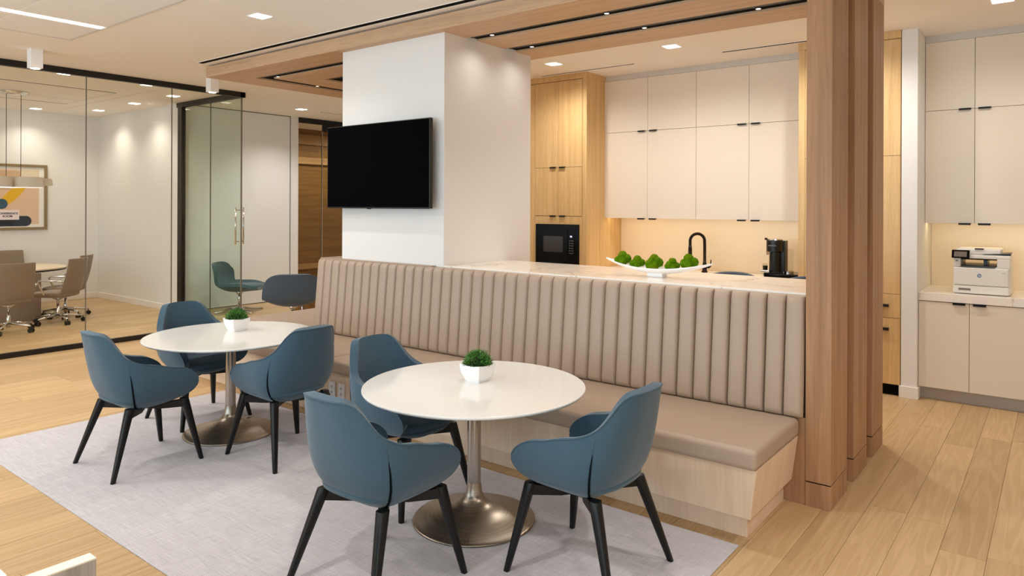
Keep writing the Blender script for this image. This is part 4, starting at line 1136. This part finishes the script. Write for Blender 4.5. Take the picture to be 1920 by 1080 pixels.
# framed abstract picture on the end wall
pxw = XW
pc = thing('framed_picture', (pxw, 4.2, 1.83), 'framed abstract print of rounded shapes in the meeting room', 'picture')
y0, y1, z0, z1 = 3.55, 4.756, 1.271, 2.393
bm = NB(); w = 0.045
for a in ((y0, y1, z0, z0+w), (y0, y1, z1-w, z1), (y0, y0+w, z0+w, z1-w), (y1-w, y1, z0+w, z1-w)): bx(bm, pxw+0.002, pxw+0.04, a[0], a[1], a[2], a[3])
finish('frame', bm, plain('frame_bronze', srgb(146, 126, 92), 0.4, 0.3), pc, 0.003)
box('mat_board', pxw+0.002, pxw+0.02, y0+w, y1-w, z0+w, z1-w, M_white, pc)
m_ = 0.125
box('print_ground', pxw+0.02, pxw+0.0215, y0+m_, y1-m_, z0+m_-0.03, z1-m_+0.03, plain('print_peach', srgb(222, 190, 164), 0.7), pc)
def flat(name, pts, col, dx):
    bm = NB(); f = [bm.verts.new((pxw+0.0215+dx, y, z)) for y, z in pts]; b2 = [bm.verts.new((pxw+0.021, y, z)) for y, z in pts]
    bm.faces.new(f); n = len(pts)
    for i in range(n): bm.faces.new((f[i], f[(i+1) % n], b2[(i+1) % n], b2[i]))
    bmesh.ops.recalc_face_normals(bm, faces=bm.faces); finish(name, bm, plain('print_'+name, col, 0.7), pc)
def rrect(ya, yb, za, zb, rl, rr, n=10):
    p = []
    for cy, cz2, r, a0 in ((yb-rr, zb-rr, rr, 0), (ya+rl, zb-rl, rl, 90), (ya+rl, za+rl, rl, 180), (yb-rr, za+rr, rr, 270)):
        for k in range(n+1):
            a = math.radians(a0+90*k/n); p.append((cy+r*math.cos(a), cz2+r*math.sin(a)))
    return p
flat('taupe_shape', rrect(3.70, 4.40, 1.95, 2.28, 0.02, 0.10), srgb(204, 172, 140), 0.0006)
flat('cream_shape', rrect(4.36, 4.62, 2.06, 2.28, 0.02, 0.02), srgb(222, 210, 184), 0.0009)
flat('yellow_stroke', [(4.44, 2.03), (4.22, 1.97), (4.14, 1.88), (4.06, 1.78), (4.16, 1.70), (4.26, 1.76), (4.40, 1.93)], srgb(226, 178, 44), 0.0012)
flat('teal_shape', rrect(3.75, 4.17, 1.63, 1.80, 0.08, 0.084), srgb(48, 88, 106), 0.0015)
flat('navy_bar', rrect(3.70, 4.52, 1.335, 1.51, 0.08, 0.086), srgb(24, 34, 48), 0.0015)
# pendant lamp cluster
pn = thing('pendant_lamp', (-11.845, 3.6, CEIL), 'white cluster pendant lamp of oval drum shades above the meeting table', 'pendant lamp')
PXc, PYc = -11.845, 3.58
bm = NB(); lathe(bm, PXc, PYc, [(0.18, CEIL-0.001), (0.18, CEIL-0.012), (0.165, CEIL-0.03), (0.02, CEIL-0.045)], 40); finish('canopy_disc', bm, M_chrome, pn, smooth=True)
def shade(cx, cy, cz2, a, b, hgt):
    bm = NB(); r = [superring(cx, cy, z, a*s, b*s, 2.4, 40) for z, s in ((cz2-hgt/2, 1.0), (cz2+hgt/2, 0.97))]
    loft(bm, r, False, True); o = finish('shade', bm, M_lamp, pn)
    bm = NB(); loft(bm, [superring(cx, cy, cz2-hgt/2+0.012, a*0.97, b*0.97, 2.4, 40), superring(cx, cy, cz2-hgt/2+0.016, a*0.97, b*0.97, 2.4, 40)]); finish('diffuser', bm, M_strip, o)
shade(PXc, 3.77, 2.03, 0.16, 0.185, 0.15); shade(PXc, 3.40, 2.03, 0.16, 0.17, 0.15); shade(PXc-0.3, 3.6, 2.03, 0.16, 0.17, 0.15)
hexa('fin', [(PXc-0.02, 3.93, 1.985), (PXc, 3.93, 1.985), (PXc+0.02, 4.09, 1.985), (PXc, 4.09, 1.985), (PXc-0.02, 3.93, 2.10), (PXc, 3.93, 2.10), (PXc+0.02, 4.07, 2.09), (PXc, 4.07, 2.09)], M_lamp, pn)
for y in (3.50, 3.68):
    bm = NB(); tube(bm, [(PXc, y, CEIL-0.03), (PXc, y, 2.10)], 0.004, 6); finish('cable', bm, M_black, pn)
# room sign fixed on the glass
sg = thing('room_sign', (XG+0.012, 2.72, 1.595), 'small pale sign plate reading CONFERENCE ROOM on the glass wall', 'sign')
box('plate', XG+0.0065, XG+0.012, 2.60, 2.857, 1.54, 1.648, M_signp, sg, 0.001)
text('lettering', 'CONFERENCE\nROOM', 0.031, M_textk, Matrix.Translation((XG+0.0125, 2.745, 1.594)) @ FACE_E, sg, 0.0006, 0.0008)

# ------------------------------------------------------------------ workstation at the lower left edge
ds = thing('workstation', (-2.4, 0.3, 0), 'white topped workstation corner with grey woodgrain side panel at the lower left edge', 'desk')
box('side_panel', -2.148, -2.104, -1.2, 0.837, 0, 0.738, M_greywood, ds, 0.001)
box('side_cap', -2.148, -2.104, -1.2, 0.837, 0.738, 0.742, plain('cap_cream', srgb(236, 226, 212), 0.5), ds)
box('desk_top', -3.6, -2.19, -1.2, 0.653, 0.715, 0.742, M_white, ds, 0.002)
box('back_panel', -3.6, -2.148, -0.6, -0.57, 0.0, 0.715, M_greywood, ds)
